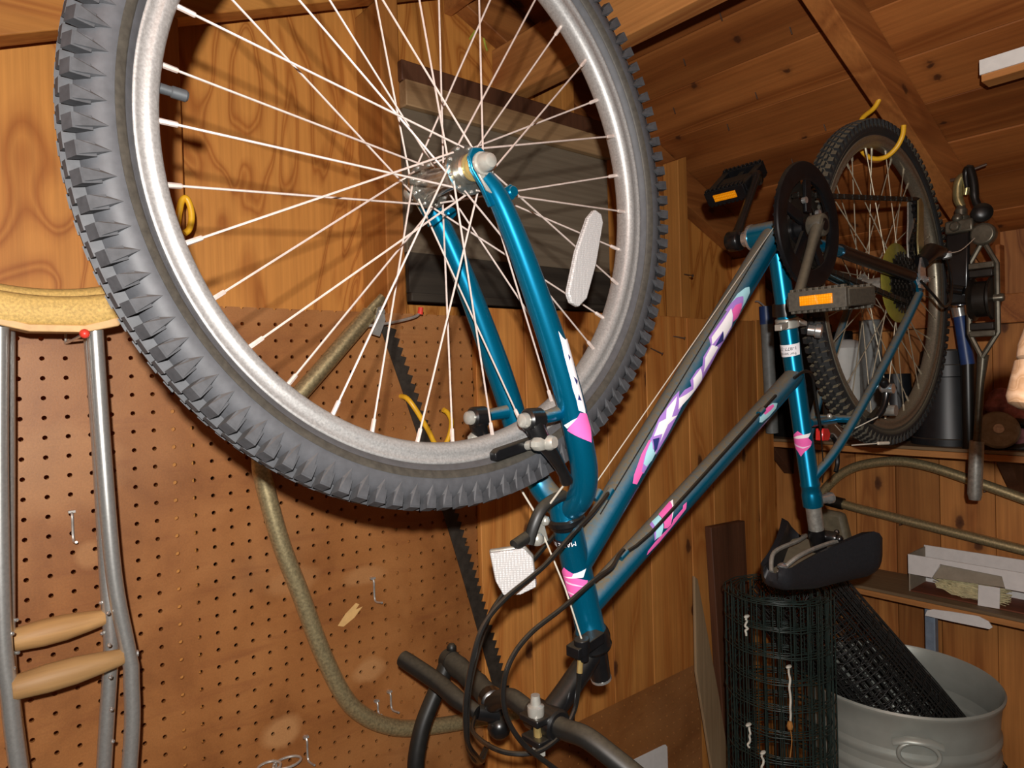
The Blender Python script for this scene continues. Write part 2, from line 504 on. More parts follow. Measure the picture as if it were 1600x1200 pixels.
def build(name, mb, mat, parent=None, bevel=0.0, sharp=35.0, label=None, cat=None, group=None, kind=None, origin=None):
    me = bpy.data.meshes.new(name)
    xs = [v.x for v in mb.v]; ys = [v.y for v in mb.v]; zs = [v.z for v in mb.v]
    o = Vector(origin) if origin else Vector(((min(xs) + max(xs)) / 2, (min(ys) + max(ys)) / 2, min(zs)))
    me.from_pydata([((v - o) * MM)[:] for v in mb.v], [], mb.f)
    me.update()
    bm = bmesh.new(); bm.from_mesh(me)
    bmesh.ops.recalc_face_normals(bm, faces=bm.faces)
    bm.to_mesh(me); bm.free()
    for p in me.polygons:
        p.use_smooth = True
    me.set_sharp_from_angle(angle=math.radians(sharp))
    me.materials.append(MATS[mat])
    ob = bpy.data.objects.new(name, me)
    COL.objects.link(ob)
    ORG[ob.name] = o
    if parent is not None:
        ob.parent = parent
        ob.location = (o - ORG[parent.name]) * MM
    else:
        ob.location = o * MM
    if bevel:
        bv = ob.modifiers.new('bevel', 'BEVEL')
        bv.width = bevel * MM
        bv.segments = 2
        bv.limit_method = 'ANGLE'
        bv.angle_limit = math.radians(40)
    tag(ob, label, cat, group, kind)
    return ob

def tag(ob, label=None, cat=None, group=None, kind=None):
    if label: ob['label'] = label
    if cat: ob['category'] = cat
    if group: ob['group'] = group
    if kind: ob['kind'] = kind
    return ob

def empty(name, loc, label=None, cat=None, group=None, kind=None, parent=None):
    ob = bpy.data.objects.new(name, None)
    COL.objects.link(ob)
    o = Vector(loc)
    ORG[ob.name] = o
    ob.empty_display_size = 0.03
    if parent is not None:
        ob.parent = parent
        ob.location = (o - ORG[parent.name]) * MM
    else:
        ob.location = o * MM
    return tag(ob, label, cat, group, kind)

def instance(src, name, loc, parent):
    """another object sharing the mesh of src, its origin moved to loc"""
    ob = src.copy()
    ob.name = name
    COL.objects.link(ob)
    o = Vector(loc)
    ORG[ob.name] = o
    ob.parent = parent
    ob.location = (o - (ORG[parent.name] if parent else Vector())) * MM
    return ob
# ------------------------------------------------------------------ the shed itself
FLOOR = -1737.0
RIDGE = 745.0
SL = 0.417
def raf_r(x): return 253 + SL * (1795 - x)        # underside of the rafters, right slope
def raf_l(x): return 378 + SL * (x + 5)           # left slope
def raf(x): return raf_r(x) if x > RIDGE else raf_l(x)
def deck(x): return raf(x) + 97
X, Y, Z = Vector((1, 0, 0)), Vector((0, 1, 0)), Vector((0, 0, 1))

# floor of planks
floor = build('floor', MB().box(-560, 2040, -1500, 110, FLOOR - 30, FLOOR - 22), 'dark_board', kind='structure')
x = -560
while x < 2030:
    build('floor_plank', MB().box(x + 2, min(x + 138, 2040), -1500, 110, FLOOR - 22, FLOOR), 'floor_wood', floor, bevel=1.5)
    x += 140

# gable wall behind the bicycle
poly = [(-560, FLOOR), (2012, FLOOR), (2012, deck(2012)), (RIDGE, deck(RIDGE)), (-560, deck(-560))]
wl = build('wall_left', MB().prism(poly, (0, 98, 0), X, Z, Y, 10), 'ply', kind='structure')
for a, b in ((-560, -201), (-201, 186), (186, 553), (553, 998), (998, 1404), (1404, 1996)):
    p = [(a + 1, FLOOR), (b - 1, FLOOR), (b - 1, deck(b) - 2)]
    if a < RIDGE < b:
        p.append((RIDGE, deck(RIDGE) - 2))
    p.append((a + 1, deck(a) - 2))
    build('plywood_panel', MB().prism(p, (0, 90, 0), X, Z, Y, 8), 'ply', wl)
for a, b in ((-239, -201), (167, 205), (535, 573), (979, 1017)):
    xm = a if a < RIDGE else b
    build('stud', MB().prism([(a, FLOOR), (b, FLOOR), (b, raf(b) - 1), (a, raf(a) - 1)], (0, 0.5, 0), X, Z, Y, 89), 'stud_wood', wl, bevel=2)
build('stud', MB().prism([(1385, FLOOR), (1423, FLOOR), (1423, 486), (1385, 470)], (0, 0, 0), X, Z, Y, 48), 'stud_wood', wl, bevel=2)
build('stud', MB().prism([(1760, FLOOR), (1795, FLOOR), (1795, 245), (1760, 262)], (0, 0.5, 0), X, Z, Y, 89), 'stud_wood', wl, bevel=2)
build('gable_rafter', MB().prism([(-560, raf_l(-560)), (RIDGE, raf_l(RIDGE)), (RIDGE, raf_l(RIDGE) + 96), (-560, raf_l(-560) + 96)], (0, 0, 0), X, Z, Y, 40), 'header_wood', wl, bevel=2)
build('gable_rafter', MB().prism([(RIDGE, raf_r(RIDGE)), (1998, raf_r(1998)), (1998, raf_r(1998) + 96), (RIDGE, raf_r(RIDGE) + 96)], (0, 50, 0), X, Z, Y, 39), 'rafter_wood', wl, bevel=2)
# pine lining boards to the right of the pegboard
edges = [713, 838, 952, 1081, 1222, 1387, 1486, 1610, 1712, 1795]
for a, b in zip(edges[:-1], edges[1:]):
    dy = random.uniform(0, 2.5)
    build('pine_board', MB().box(a + 1.2, b - 1.2, -13 - dy, 0, FLOOR, 70 + random.uniform(-3, 2)), 'pine', wl, bevel=1.5)
# nails left in the timber
for p, d in (((1398, -2, 180), (-8, -30, -8)), ((1240, -14, -10), (10, -26, -14)), ((1330, -14, 20), (12, -24, -6))):
    q = Vector(p) + Vector(d)
    build('nail', MB().tube([p, q], 1.6, 6).lathe(q, Vector(d), [(0, 3.6), (1.5, 3.6)], 8), 'nail_metal', wl)
# yellow-green crayon mark on the gable plywood
build('crayon_mark', MB().tube(cr([(800, 88.5, 640), (822, 88.5, 668), (850, 88.5, 684), (838, 88.5, 655), (846, 88.5, 628)], 5), 2.2, 5), 'chalk_green', wl)

# far wall with its vertical boards
wr = build('wall_right', MB().prism([(-1500, FLOOR), (98, FLOOR), (98, 262), (-1500, 262)], (2002, 0, 0), Y, Z, X, 10), 'dark_board', kind='structure')
y = 88.0
k = 0
while y > -1490:
    wdt = random.choice((92, 110, 128, 140))
    dx = random.uniform(0, 5)
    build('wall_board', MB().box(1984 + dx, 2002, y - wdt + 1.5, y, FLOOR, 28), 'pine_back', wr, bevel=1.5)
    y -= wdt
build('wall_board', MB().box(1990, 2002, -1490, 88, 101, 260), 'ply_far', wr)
build('wall_rail', MB().box(1962, 1984, -1490, 88, 29, 101), 'rafter_wood', wr, bevel=2)
for yy in (-95, -520, -930):
    build('stud', MB().box(1950, 1989, yy - 19, yy + 19, 102, 225), 'rafter_wood', wr, bevel=2)

# roof: boards on rafters
p = [(-620, deck(-620) + 19), (RIDGE, deck(RIDGE) + 19), (2060, deck(2060) + 19), (2060, deck(2060) + 30), (RIDGE, deck(RIDGE) + 30), (-620, deck(-620) + 30)]
ceil = build('ceiling', MB().prism(p, (0, -1500, 0), X, Z, Y, 1600), 'dark_board', kind='structure')
def slope_board(x0, x1, z_off, t):
    return [(x0, deck(x0) + z_off), (x1, deck(x1) + z_off), (x1, deck(x1) + z_off + t), (x0, deck(x0) + z_off + t)]
x = RIDGE + 2
while x < 2050:
    w = random.choice((112, 130, 138))
    off = random.uniform(0, 3)
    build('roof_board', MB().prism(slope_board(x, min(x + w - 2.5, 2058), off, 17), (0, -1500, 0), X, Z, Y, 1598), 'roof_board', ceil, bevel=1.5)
    x += w
x = RIDGE - 2
while x > -610:
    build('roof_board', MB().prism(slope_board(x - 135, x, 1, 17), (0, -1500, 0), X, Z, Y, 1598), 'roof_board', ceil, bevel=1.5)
    x -= 138
for y0 in (-530, -1127):
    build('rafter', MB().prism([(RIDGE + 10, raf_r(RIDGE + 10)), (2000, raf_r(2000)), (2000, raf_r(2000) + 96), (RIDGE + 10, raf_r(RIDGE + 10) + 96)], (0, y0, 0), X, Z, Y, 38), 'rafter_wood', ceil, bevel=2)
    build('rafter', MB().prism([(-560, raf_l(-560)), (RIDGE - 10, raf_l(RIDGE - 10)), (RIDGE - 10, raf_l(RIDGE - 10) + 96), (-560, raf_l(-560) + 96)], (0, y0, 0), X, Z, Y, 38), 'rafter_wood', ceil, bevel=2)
build('ridge_board', MB().box(RIDGE - 9, RIDGE + 9, -1500, 88, 672, 786), 'rafter_wood', ceil, bevel=2)
build('purlin', MB().box(858, 899, -1500, 88, 518, 632), 'joist_wood', ceil, bevel=2)
# nails poking through the roof boards
for px_, py_ in ((1120, -300), (1180, -170), (1210, -395), (1330, -250), (1390, -140), (1290, -60), (1480, -330), (1560, -210)):
    z0 = deck(px_)
    build('roof_nail', MB().tube([(px_, py_, z0 + 2), (px_ + 4, py_ - 3, z0 - 14)], 1.3, 5), 'nail_metal', ceil)

# ------------------------------------------------------------------ pegboards
def pegboard(name, x0, ncol, ztop, nrow, yf, t, pitch=25.4, cut_top=True, cut_right=True):
    """holes at x0 + i*pitch, ztop - j*pitch; the first row and the last column are cut through their holes"""
    mb = MB()
    r = 3.1
    h = pitch / 2
    outer = [(h, 0), (h, h), (0, h), (-h, h), (-h, 0), (-h, -h), (0, -h), (h, -h)]
    for i in range(ncol):
        for j in range(nrow):
            cx = x0 + i * pitch; cz = ztop - j * pitch
            octs = list(range(8))
            if cut_top and j == 0: octs = [q for q in octs if q in (4, 5, 6, 7)]
            if cut_right and i == ncol - 1: octs = [q for q in octs if q in (2, 3, 4, 5)]
            vs = []
            for q in range(8):
                a = math.pi / 4 * q
                vs.append((cx + outer[q][0], yf, cz + outer[q][1]))
                vs.append((cx + r * math.cos(a), yf, cz + r * math.sin(a)))
                vs.append((cx + r * math.cos(a), yf + t, cz + r * math.sin(a)))
                vs.append((cx + outer[q][0], yf + t, cz + outer[q][1]))
            fs = []
            for q in octs:
                n = (q + 1) % 8
                fs.append((q * 4, n * 4, n * 4 + 1, q * 4 + 1))
                fs.append((q * 4 + 1, n * 4 + 1, n * 4 + 2, q * 4 + 2))
                fs.append((q * 4 + 2, n * 4 + 2, n * 4 + 3, q * 4 + 3))
            if cut_top and j == 0:
                for q in (0, 4):
                    fs.append((q * 4, q * 4 + 1, q * 4 + 2, q * 4 + 3))
            if cut_right and i == ncol - 1:
                for q in (2, 6):
                    fs.append((q * 4, q * 4 + 1, q * 4 + 2, q * 4 + 3))
            mb.add(vs, fs)
    return mb

def build_flat(name, mb, mat, **kw):
    """same as build, but welds the cells first"""
    ob = build(name, mb, mat, **kw)
    bm = bmesh.new(); bm.from_mesh(ob.data)
    bmesh.ops.remove_doubles(bm, verts=bm.verts, dist=1e-5)
    bmesh.ops.recalc_face_normals(bm, faces=bm.faces)
    bm.to_mesh(ob.data); bm.free()
    ob.data.set_sharp_from_angle(angle=math.radians(30))
    return ob

peg = build_flat('pegboard', pegboard('pegboard', -4 * 25.4, 33, 2 * 25.4, 48, -5.0, 5.0), 'pegboard',
                 label='large brown hardboard pegboard behind the front wheel and crutches', cat='pegboard', origin=(0, 0, 0))
build('torn_patch', MB().prism([(0, 0), (14, 16), (34, 30), (40, 26), (33, 19), (46, 21), (30, 6), (10, -4)], (418, -5.6, -470), X, Z, Y, 0.6), 'torn_veneer', peg)
p2 = build_flat('pegboard', pegboard('pegboard', 1017 + 12.7 - 6 * 25.4, 21, -826, 30, -19.0, 2.5, cut_top=False, cut_right=False), 'pegboard',
                label='smaller pegboard low on the pine lining beside the leaning grey slat', cat='pegboard', origin=(0, 0, 0))
build('paper_sheet', MB().prism([(1100, -1060), (1252, -1060), (1252, -975), (1246, -967), (1238, -965), (1122, -958), (1105, -965)], (0, -23, 0), X, Z, Y, 1.5), 'white_card',
      label='corner of a white sheet pinned on the small pegboard', cat='paper')

# grey weathered panel nailed over the gable studs
gb = empty('weathered_panel', (836, -14, 72), 'grey weathered panel with pale strip nailed on the wall behind the front hub', 'panel')
build('grey_sheet', MB().box(570, 1105, -11, 0.0, 160, 415), 'grey_board', gb, bevel=1)
build('pale_strip', MB().box(570, 1108, -24, 0.0, 416, 462), 'strip_wood', gb, bevel=2)
build('top_rail', MB().box(568, 1108, -15, 0.0, 463, 499), 'dark_board', gb, bevel=2)
build('tar_sheet', MB().box(572, 1104, -13, 0.0, 88, 159.5), 'tar_board', gb, bevel=1)
build('bottom_rail', MB().box(572, 1104, -19, 0.0, 72, 87.5), 'tar_board', gb, bevel=2)

# leaning boards by the corner
build('dark_plank', MB().hexa([(1480, -40, FLOOR), (1600, -40, FLOOR), (1600, -62, FLOOR), (1480, -62, FLOOR), (1436, -17, -470), (1594, -17, -478), (1594, -37, -478), (1436, -37, -470)]), 'dark_board', bevel=2,
      label='short dark brown plank leaning on the pine wall left of the fence roll', cat='plank')
build('leaning_lath', MB().prism([(1307, -561), (1319, -571), (1393, -867), (1496, -1348), (1544, -1736), (1467, -1736), (1358, -1047), (1305, -792)], (0, -75, 0), X, Z, Y, 7), 'slat_wood', bevel=1,
      label='pale tapered grey slat leaning beside the dark plank', cat='lath')
# ------------------------------------------------------------------ the bicycle, hung upside down
BY = -498.0
FH = Vector((317, BY, 135)); RH = Vector((1360, BY, 93)); BBK = Vector((947, BY, 148))
bike = empty('bicycle', (840, BY, -470), 'teal mountain bicycle with pink decals hanging upside down from the rafters', 'bicycle')

def polar(c, r, ang, y):
    return Vector((c.x + r * math.cos(ang), c.y + y, c.z + r * math.sin(ang)))

def tyre_mesh(c, n=168, k_=1.0):
    prof = []
    for k in range(15):                       # carcass from bead to bead
        a = math.radians(-128 + 256 * k / 14)
        prof.append((22.5 * k_ * math.sin(a) * 1.04, 285 + (17.5 + 20.5 * math.cos(a)) * k_))
    prof += [(12.0, 283), (-12.0, 283)]
    mb = MB().lathe(c, Y, [(y, r) for y, r in prof], n, closed=True, ref=X)
    return mb

def tread_mesh(c, N=110, k_=1.0):
    mb = MB()
    def polar(c, r, a, y): return Vector((c.x + (285 + (r - 285) * k_) * math.cos(a), c.y + y * k_, c.z + (285 + (r - 285) * k_) * math.sin(a)))
    da = 2 * math.pi / N
    for k in range(N):
        for s in (-1, 1):
            a = da * (k + (0.5 if s > 0 else 0))
            # shoulder block
            a0, a1 = a - da * 0.30, a + da * 0.26
            lo = [(311, 23.6), (311, 23.6), (318.5, 15), (318.5, 15)]
            vs = [polar(c, 312, a0, s * 23.8), polar(c, 312, a1, s * 23.8), polar(c, 319, a1, s * 13.5), polar(c, 319, a0, s * 13.5),
                  polar(c, 324.5, a0, s * 25.5), polar(c, 324.5, a1, s * 25.5), polar(c, 329, a1, s * 14.5), polar(c, 329, a0, s * 14.5)]
            mb.hexa(vs)
            # wedge running down the sidewall
            tip = polar(c, 302, a + da * 0.02, s * 24.0)
            b0 = polar(c, 313, a0, s * 22.0); b1 = polar(c, 313, a1 - da * 0.06, s * 22.0)
            t0 = polar(c, 323, a0, s * 26.2); t1 = polar(c, 323, a1 - da * 0.06, s * 26.2)
            mb.add([b0, b1, t1, t0, tip], [(0, 1, 2, 3), (0, 4, 1), (3, 2, 4), (0, 3, 4), (1, 4, 2)])
            # centre block
            a = da * (k + (0.0 if s > 0 else 0.5))
            a0, a1 = a - da * 0.30, a + da * 0.30
            vs = [polar(c, 320, a0, s * 1.5), polar(c, 320, a1, s * 1.5), polar(c, 319, a1, s * 10.5), polar(c, 319, a0, s * 10.5),
                  polar(c, 330, a0, s * 2.0), polar(c, 330, a1, s * 2.0), polar(c, 329, a1, s * 9.5), polar(c, 329, a0, s * 9.5)]
            mb.hexa(vs)
    return mb

def rim_mesh(c, n=144):
    half = [(12.0, 285.2), (13.4, 284.6), (14.0, 283.2), (13.6, 281.6), (12.5, 280.2), (12.2, 278), (12.2, 275.5), (12.8, 273.8), (12.9, 272.4), (12.2, 270.4), (10.6, 267.6), (8.4, 265.6), (5, 264.5)]
    prof = [(-p, q) for p, q in half] + [(0, 264)] + list(reversed(half)) + [
            (11, 283), (10.5, 277), (0, 275), (-10.5, 277), (-11, 283)]
    return MB().lathe(c, Y, prof, n, closed=True, ref=X)

def wheel(name, c, front, phase):
    rim = build(name, rim_mesh(c), 'rim_metal' if front else 'rim_dusty', bike, sharp=50)
    k_ = 1.0 if front else 0.72
    build('tire', tyre_mesh(c, 168, k_), 'sidewall' if front else 'rubber_dusty', rim, sharp=60)
    build('tire_tread', tread_mesh(c, 110, k_), 'rubber' if front else 'rubber_dusty', rim, sharp=20)
    for s in (-1, 1):
        bp = []
        for k in range(6):
            q = math.radians(127 - 22 * k / 5)
            bp.append((s * (22.5 * k_ * math.sin(q) * 1.04 + 0.5), 285 + (17.5 + 20.9 * math.cos(q)) * k_))
        build('bead_band', MB().lathe(c, Y, bp + [(p[0] - s * 1.5, p[1]) for p in reversed(bp)], 144, closed=True, ref=X), 'bead_band' if front else 'rubber_dusty', rim, sharp=60)
    fl = (-33, 33) if front else (-22, 38)
    rf = 21.0 if front else 23.0
    prof = []
    e0, e1 = fl
    prof = [(e0 - 9, 10), (e0 - 6, 14), (e0 - 1.6, 14.5), (e0 - 1.6, rf + 3), (e0 + 1.6, rf + 3), (e0 + 2.2, 17), (e0 + 7, 14), (0, 12.5 if front else 15),
            (e1 - 7, 14), (e1 - 2.2, 17), (e1 - 1.6, rf + 3), (e1 + 1.6, rf + 3), (e1 + 1.6, 14.5), (e1 + 6, 14), (e1 + 9, 10)]
    hub = build('hub', MB().lathe(c, Y, prof, 32, ref=X), 'hub_steel' if front else 'steel_dull', rim, sharp=30)
    ext = 50 if front else 66
    build('axle', MB().lathe(c, Y, [(-ext - 16, 4.8), (ext + 16, 4.8)], 12), 'chrome', rim)
    for s in (-1, 1):
        if front:
            build('bearing_cone', MB().lathe(c, Y, [(s * 43, 13.5), (s * 45.5, 13.5), (s * 46, 10), (s * 48.5, 9)], 24), 'brass', rim)
    n = 36
    mt = 'spoke_metal' if front else 'spoke_dull'
    for k in range(n):
        th = 2 * math.pi * (k + 0.5) / n + phase
        side = 1 if k % 2 else 0
        dirn = 1 if (k // 2) % 2 else -1
        ha = th + dirn * math.radians(61)
        a = polar(c, rf, ha, fl[side] + dirn * 1.6)
        b = polar(c, 264.0, th, (-3.5, 3.5)[side])
        d = (b - a).normalized()
        build('spoke', MB().tube([a, b], 1.02, 6), mt, rim)
        build('spoke_nipple', MB().tube([b - d * 13, b - d * 12, b + d * 1], [1.5, 2.1, 2.2], 6), mt, rim)
        hb = polar(c, rf, ha, fl[side] - dirn * 2.6)
        build('spoke_head', MB().ball(hb, 1.8, 8), 'chrome', rim)
    return rim

fw = wheel('front_wheel', FH, True, math.radians(35.0))
a = math.radians(174.3)
vv = polar(FH, 264, a, 0); dv = (FH - vv).normalized()
build('valve', MB().tube([vv, vv + dv * 8, vv + dv * 9, vv + dv * 19, vv + dv * 20.5], [4.0, 3.8, 4.6, 4.6, 3.4], 12), 'valve_rubber', fw)
# long side reflector clipped on the spokes
RO = Vector((486, -521, 66)); RU = Vector((0.345, 0, 0.939)); RV = Vector((0.939, 0, -0.345))
rp = [(-58, -7), (-50, -15), (0, -17), (44, -12), (58, -5), (58, 6), (50, 12), (0, 16), (-44, 14), (-58, 5)]
wr_ = build('wheel_reflector', MB().prism(rp, RO, RU, RV, -Y, 7), 'clear_reflector', fw, bevel=1.5)
build('reflector_clip', MB().obox(RO + Y * 3, RU, RV, Y, 7, 6, 5), 'white_paint', fw)

rw = wheel('rear_wheel', RH, False, math.radians(2))
build('spoke_guard', MB().lathe(RH, Y, [(-29.5, 30), (-29.5, 72), (-27, 77), (-25.5, 77), (-27.5, 70), (-27.5, 30)], 48, closed=True), 'yellow_disc', rw)

def gear(c, y, t, teeth, r_in, r_out, r_root):
    mb = MB()
    pl = []
    for k in range(teeth):
        for f, r in ((0.0, r_root), (0.28, r_root), (0.42, r_out), (0.62, r_out), (0.78, r_root)):
            a = 2 * math.pi * (k + f) / teeth
            pl.append((r * math.cos(a), r * math.sin(a)))
    n = len(pl)
    vs = []
    for yy in (y, y + t):
        vs += [Vector((c.x + p, c.y + yy, c.z + q)) for p, q in pl]
    for yy in (y, y + t):
        for p, q in pl:
            k = r_in / math.hypot(p, q)
            vs.append(Vector((c.x + p * k, c.y + yy, c.z + q * k)))
    fs = []
    for i in range(n):
        j = (i + 1) % n
        fs += [(i, j, n + j, n + i), (2 * n + i, 3 * n + i, 3 * n + j, 2 * n + j), (i, 2 * n + i, 2 * n + j, j), (n + i, n + j, 3 * n + j, 3 * n + i)]
    return mb.add(vs, fs)

for i, t in enumerate((28, 24, 22, 20, 18, 14)):
    r = t * 12.7 / (2 * math.pi)
    build('sprocket', gear(RH, -36 - i * 4.6, 2.0, t, 16, r + 3, r - 3), 'dark_metal', rw, sharp=25)
build('sprocket_lockring', MB().lathe(RH, Y, [(-63, 15), (-60, 18), (-36, 18), (-34, 15)], 24), 'dark_metal', rw)

# --- frame
def ftube(name, a, b, r, n=20, mat='teal_paint'):
    a = Vector(a); b = Vector(b)
    return build(name, MB().tube([a, a.lerp(b, .5), b], r, n), mat, bike, sharp=50)
HT0, HT1 = Vector((471, BY, -236)), Vector((506, BY, -372))
DT0, DT1 = Vector((485, BY, -285)), Vector((947, BY, 148))
TT0, TT1 = Vector((498, BY, -340)), Vector((1003, BY, -78))
ST0, ST1 = Vector((950, BY, 148)), Vector((1054, BY, -300))
had = (HT1 - HT0).normalized(); std = (ST1 - ST0).normalized()
L = (HT1 - HT0).length
head = build('head_tube', MB().lathe(HT0, had, [(0, 18.6), (3, 18.6), (5, 17.5), (L - 8, 17.5), (L - 4, 18.8), (L, 18.8)], 32), 'teal_paint', bike)
dtube = ftube('down_tube', DT0, DT1, 18.0, 28)
ttube = ftube('top_tube', TT0, TT1, 15.5, 28)
LS = (ST1 - ST0).length
stube = build('seat_tube', MB().lathe(ST0, std, [(0, 15), (LS - 42, 15), (LS - 40, 16.2), (LS - 36, 16.2), (LS - 34, 15.2), (LS - 24, 15.2), (LS - 22, 16.4), (LS, 16.4)], 28), 'teal_paint', bike)
build('bottom_bracket_shell', MB().lathe(BBK, Y, [(-36, 20.5), (36, 20.5)], 32), 'teal_paint', bike)
for s in (-1, 1):
    build('bearing_cup', MB().lathe(BBK, Y, [(s * 36, 21.5), (s * 40, 21.5), (s * 41, 15), (s * 52, 13)], 28), 'chrome' if s > 0 else 'black_metal', bike)
    cs = cr([(962, BY + s * 14, 143), (1040, BY + s * 34, 132), (1150, BY + s * 44, 120), (1340, BY + s * 62, 98)], 5)
    build('chain_stay', MB().tube(cs, [9.5] * (len(cs) - 3) + [9, 8, 7], 16), 'teal_paint', bike)
    ss = cr([(1043, BY + s * 9, -249), (1092, BY + s * 28, -201), (1200, BY + s * 46, -94), (1300, BY + s * 58, 6), (1362, BY + s * 63, 68)], 5)
    build('seat_stay', MB().tube(ss, 7.6, 16), 'teal_paint', bike)
    drop = [(-22, 2), (-14, 12), (0, 15), (14, 10), (14, -6), (10, -26), (-2, -30), (-8, -14)]
    build('dropout', MB().prism(drop, (1360, BY + s * 63 - 2.5, 93), X, Z, Y, 5), 'teal_paint', bike)
    build('axle_nut', MB().lathe(RH, Y, [(s * 66, 10.5), (s * 68, 10.5), (s * 68.2, 8), (s * 76, 8), (s * 78, 5)], 6), 'chrome', bike)
build('chain_stay_wrap', MB().tube(cr([(1085, BY - 40, 128), (1150, BY - 44.5, 120.5), (1330, BY - 61, 99)], 5), 11.2, 16), 'black_metal', bike)
build('stay_bridge', MB().tube([(1050, BY, -160), (1136, BY - 2, -160)], 7, 12).tube([(1136, BY - 38, -158), (1136, BY + 38, -158)], 7, 12), 'teal_paint', bike)
build('bridge_bolt', MB().ball((1112, BY - 4, -152), 5, 10), 'bolt_white', bike)
build('rear_reflector', MB().prism([(-14, -10), (10, -12), (16, 0), (8, 10), (-12, 11)], (1092, BY - 8, -182), X, Z, Y, 14), 'red_reflector', bike, bevel=2)
build('reflector_bracket', MB().tube(cr([(1110, BY - 8, -186), (1125, BY - 8, -200), (1130, BY - 8, -232), (1122, BY - 8, -250)], 4), 4, 8), 'black_plastic', bike)
# seat post and its clamp bolt
SP = ST1 + std * 46
build('seat_post', MB().tube([ST1 - std * 20, SP], 12.7, 20), 'steel_dull', bike)
build('seat_post_clamp', MB().tube([SP - std * 3, SP + std * 36], [13.6, 12.6], 18), 'black_metal', bike)
build('seat_bolt', MB().lathe(ST1 - std * 8 + Vector((18, -4, 0)), (0.95, -0.3, 0.05), [(-4, 8), (14, 8), (17, 10), (26, 10), (30, 6)], 12), 'chrome', bike)
cb = SP + std * 10
build('saddle_clamp', MB().lathe(cb + Vector((14, -4, -2)), Y, [(-24, 9), (-20, 11), (20, 11), (24, 9)], 16).ball(cb + Vector((16, -30, -3)), 7, 10).ball(cb + Vector((24, -22, 6)), 5, 8), 'black_metal', bike)

# --- saddle (its riding face looks down)
def saddle():
    m = 22; q = 20
    vs = []
    rows = []
    for i in range(m):
        t = i / (m - 1)
        x = 913 + 226 * t
        w = 24 + 66 * min(1, t / 0.9) ** 1.5
        if t < 0.08: w *= math.sqrt(1 - ((0.08 - t) / 0.08) ** 2 * 0.72)
        if t > 0.84: w *= math.sqrt(1 - ((t - 0.84) / 0.16) ** 2 * 0.6)
        zt = -380 + 42 * min(1, t / 0.82) - 46 * max(0, (t - 0.80) / 0.20) ** 1.8      # lip of the skirt
        zb = -412 - 16 * min(1, t / 0.4) + 22 * max(0, (t - 0.86) / 0.14) ** 2
        if t < 0.06: zb += (0.06 - t) * 220
        row = []
        for k in range(q + 1):
            a = math.pi * k / q
            c_, s_ = math.cos(a), math.sin(a)
            yy = -w * math.copysign(abs(c_) ** 0.55, c_)
            zz = zt + (zb - zt) * s_ ** 0.5
            row.append(Vector((x, BY + yy, zz)))
        rows.append(row)
    mb = MB()
    vs = [p for r in rows for p in r]
    fs = []
    n = q + 1
    for i in range(m - 1):
        for k in range(q):
            fs.append((i * n + k, i * n + k + 1, (i + 1) * n + k + 1, (i + 1) * n + k))
    # inner shell
    off = len(vs)
    for i, r in enumerate(rows):
        cx = 913 + 222 * (0.03 + 0.94 * i / (m - 1))
        for k, p in enumerate(r):
            e = 1 if k in (0, q) else 0
            vs.append(Vector((cx, BY + (p.y - BY) * 0.80, p.z + (-3 if e else 12))))
    for i in range(m - 1):
        for k in range(q):
            fs.append((off + i * n + k, off + (i + 1) * n + k, off + (i + 1) * n + k + 1, off + i * n + k + 1))
    for i in range(m - 1):
        for k in (0, q):
            fs.append((i * n + k, (i + 1) * n + k, off + (i + 1) * n + k, off + i * n + k))
    for i in (0, m - 1):
        for k in range(q):
            fs.append((i * n + k, i * n + k + 1, off + i * n + k + 1, off + i * n + k))
    return mb.add(vs, fs)
sad = build('saddle', saddle(), 'saddle_vinyl', bike, sharp=70)
build('saddle_base', MB().add([(930, BY - 18, -392), (930, BY + 18, -392), (1010, BY + 32, -394), (1120, BY + 74, -376), (1120, BY - 74, -376), (1010, BY - 32, -394)],
      [(0, 1, 2, 5), (5, 2, 3, 4)]).add([(930, BY - 18, -396), (930, BY + 18, -396), (1010, BY + 32, -398), (1120, BY + 74, -380), (1120, BY - 74, -380), (1010, BY - 32, -398)], [(0, 1, 2, 5), (5, 2, 3, 4)]), 'saddle_under', sad)
for s in (-1, 1):
    build('saddle_rail', MB().tube(cr([(925, BY + s * 6, -388), (960, BY + s * 20, -366), (1040, BY + s * 22, -362), (1085, BY + s * 30, -362), (1118, BY + s * 52, -372)], 5), 3.6, 10), 'steel_dull', sad)
build('nose_bolt', MB().ball((936, BY - 8, -378), 7, 10, (1.6, 1.2, .8)), 'chrome', sad)

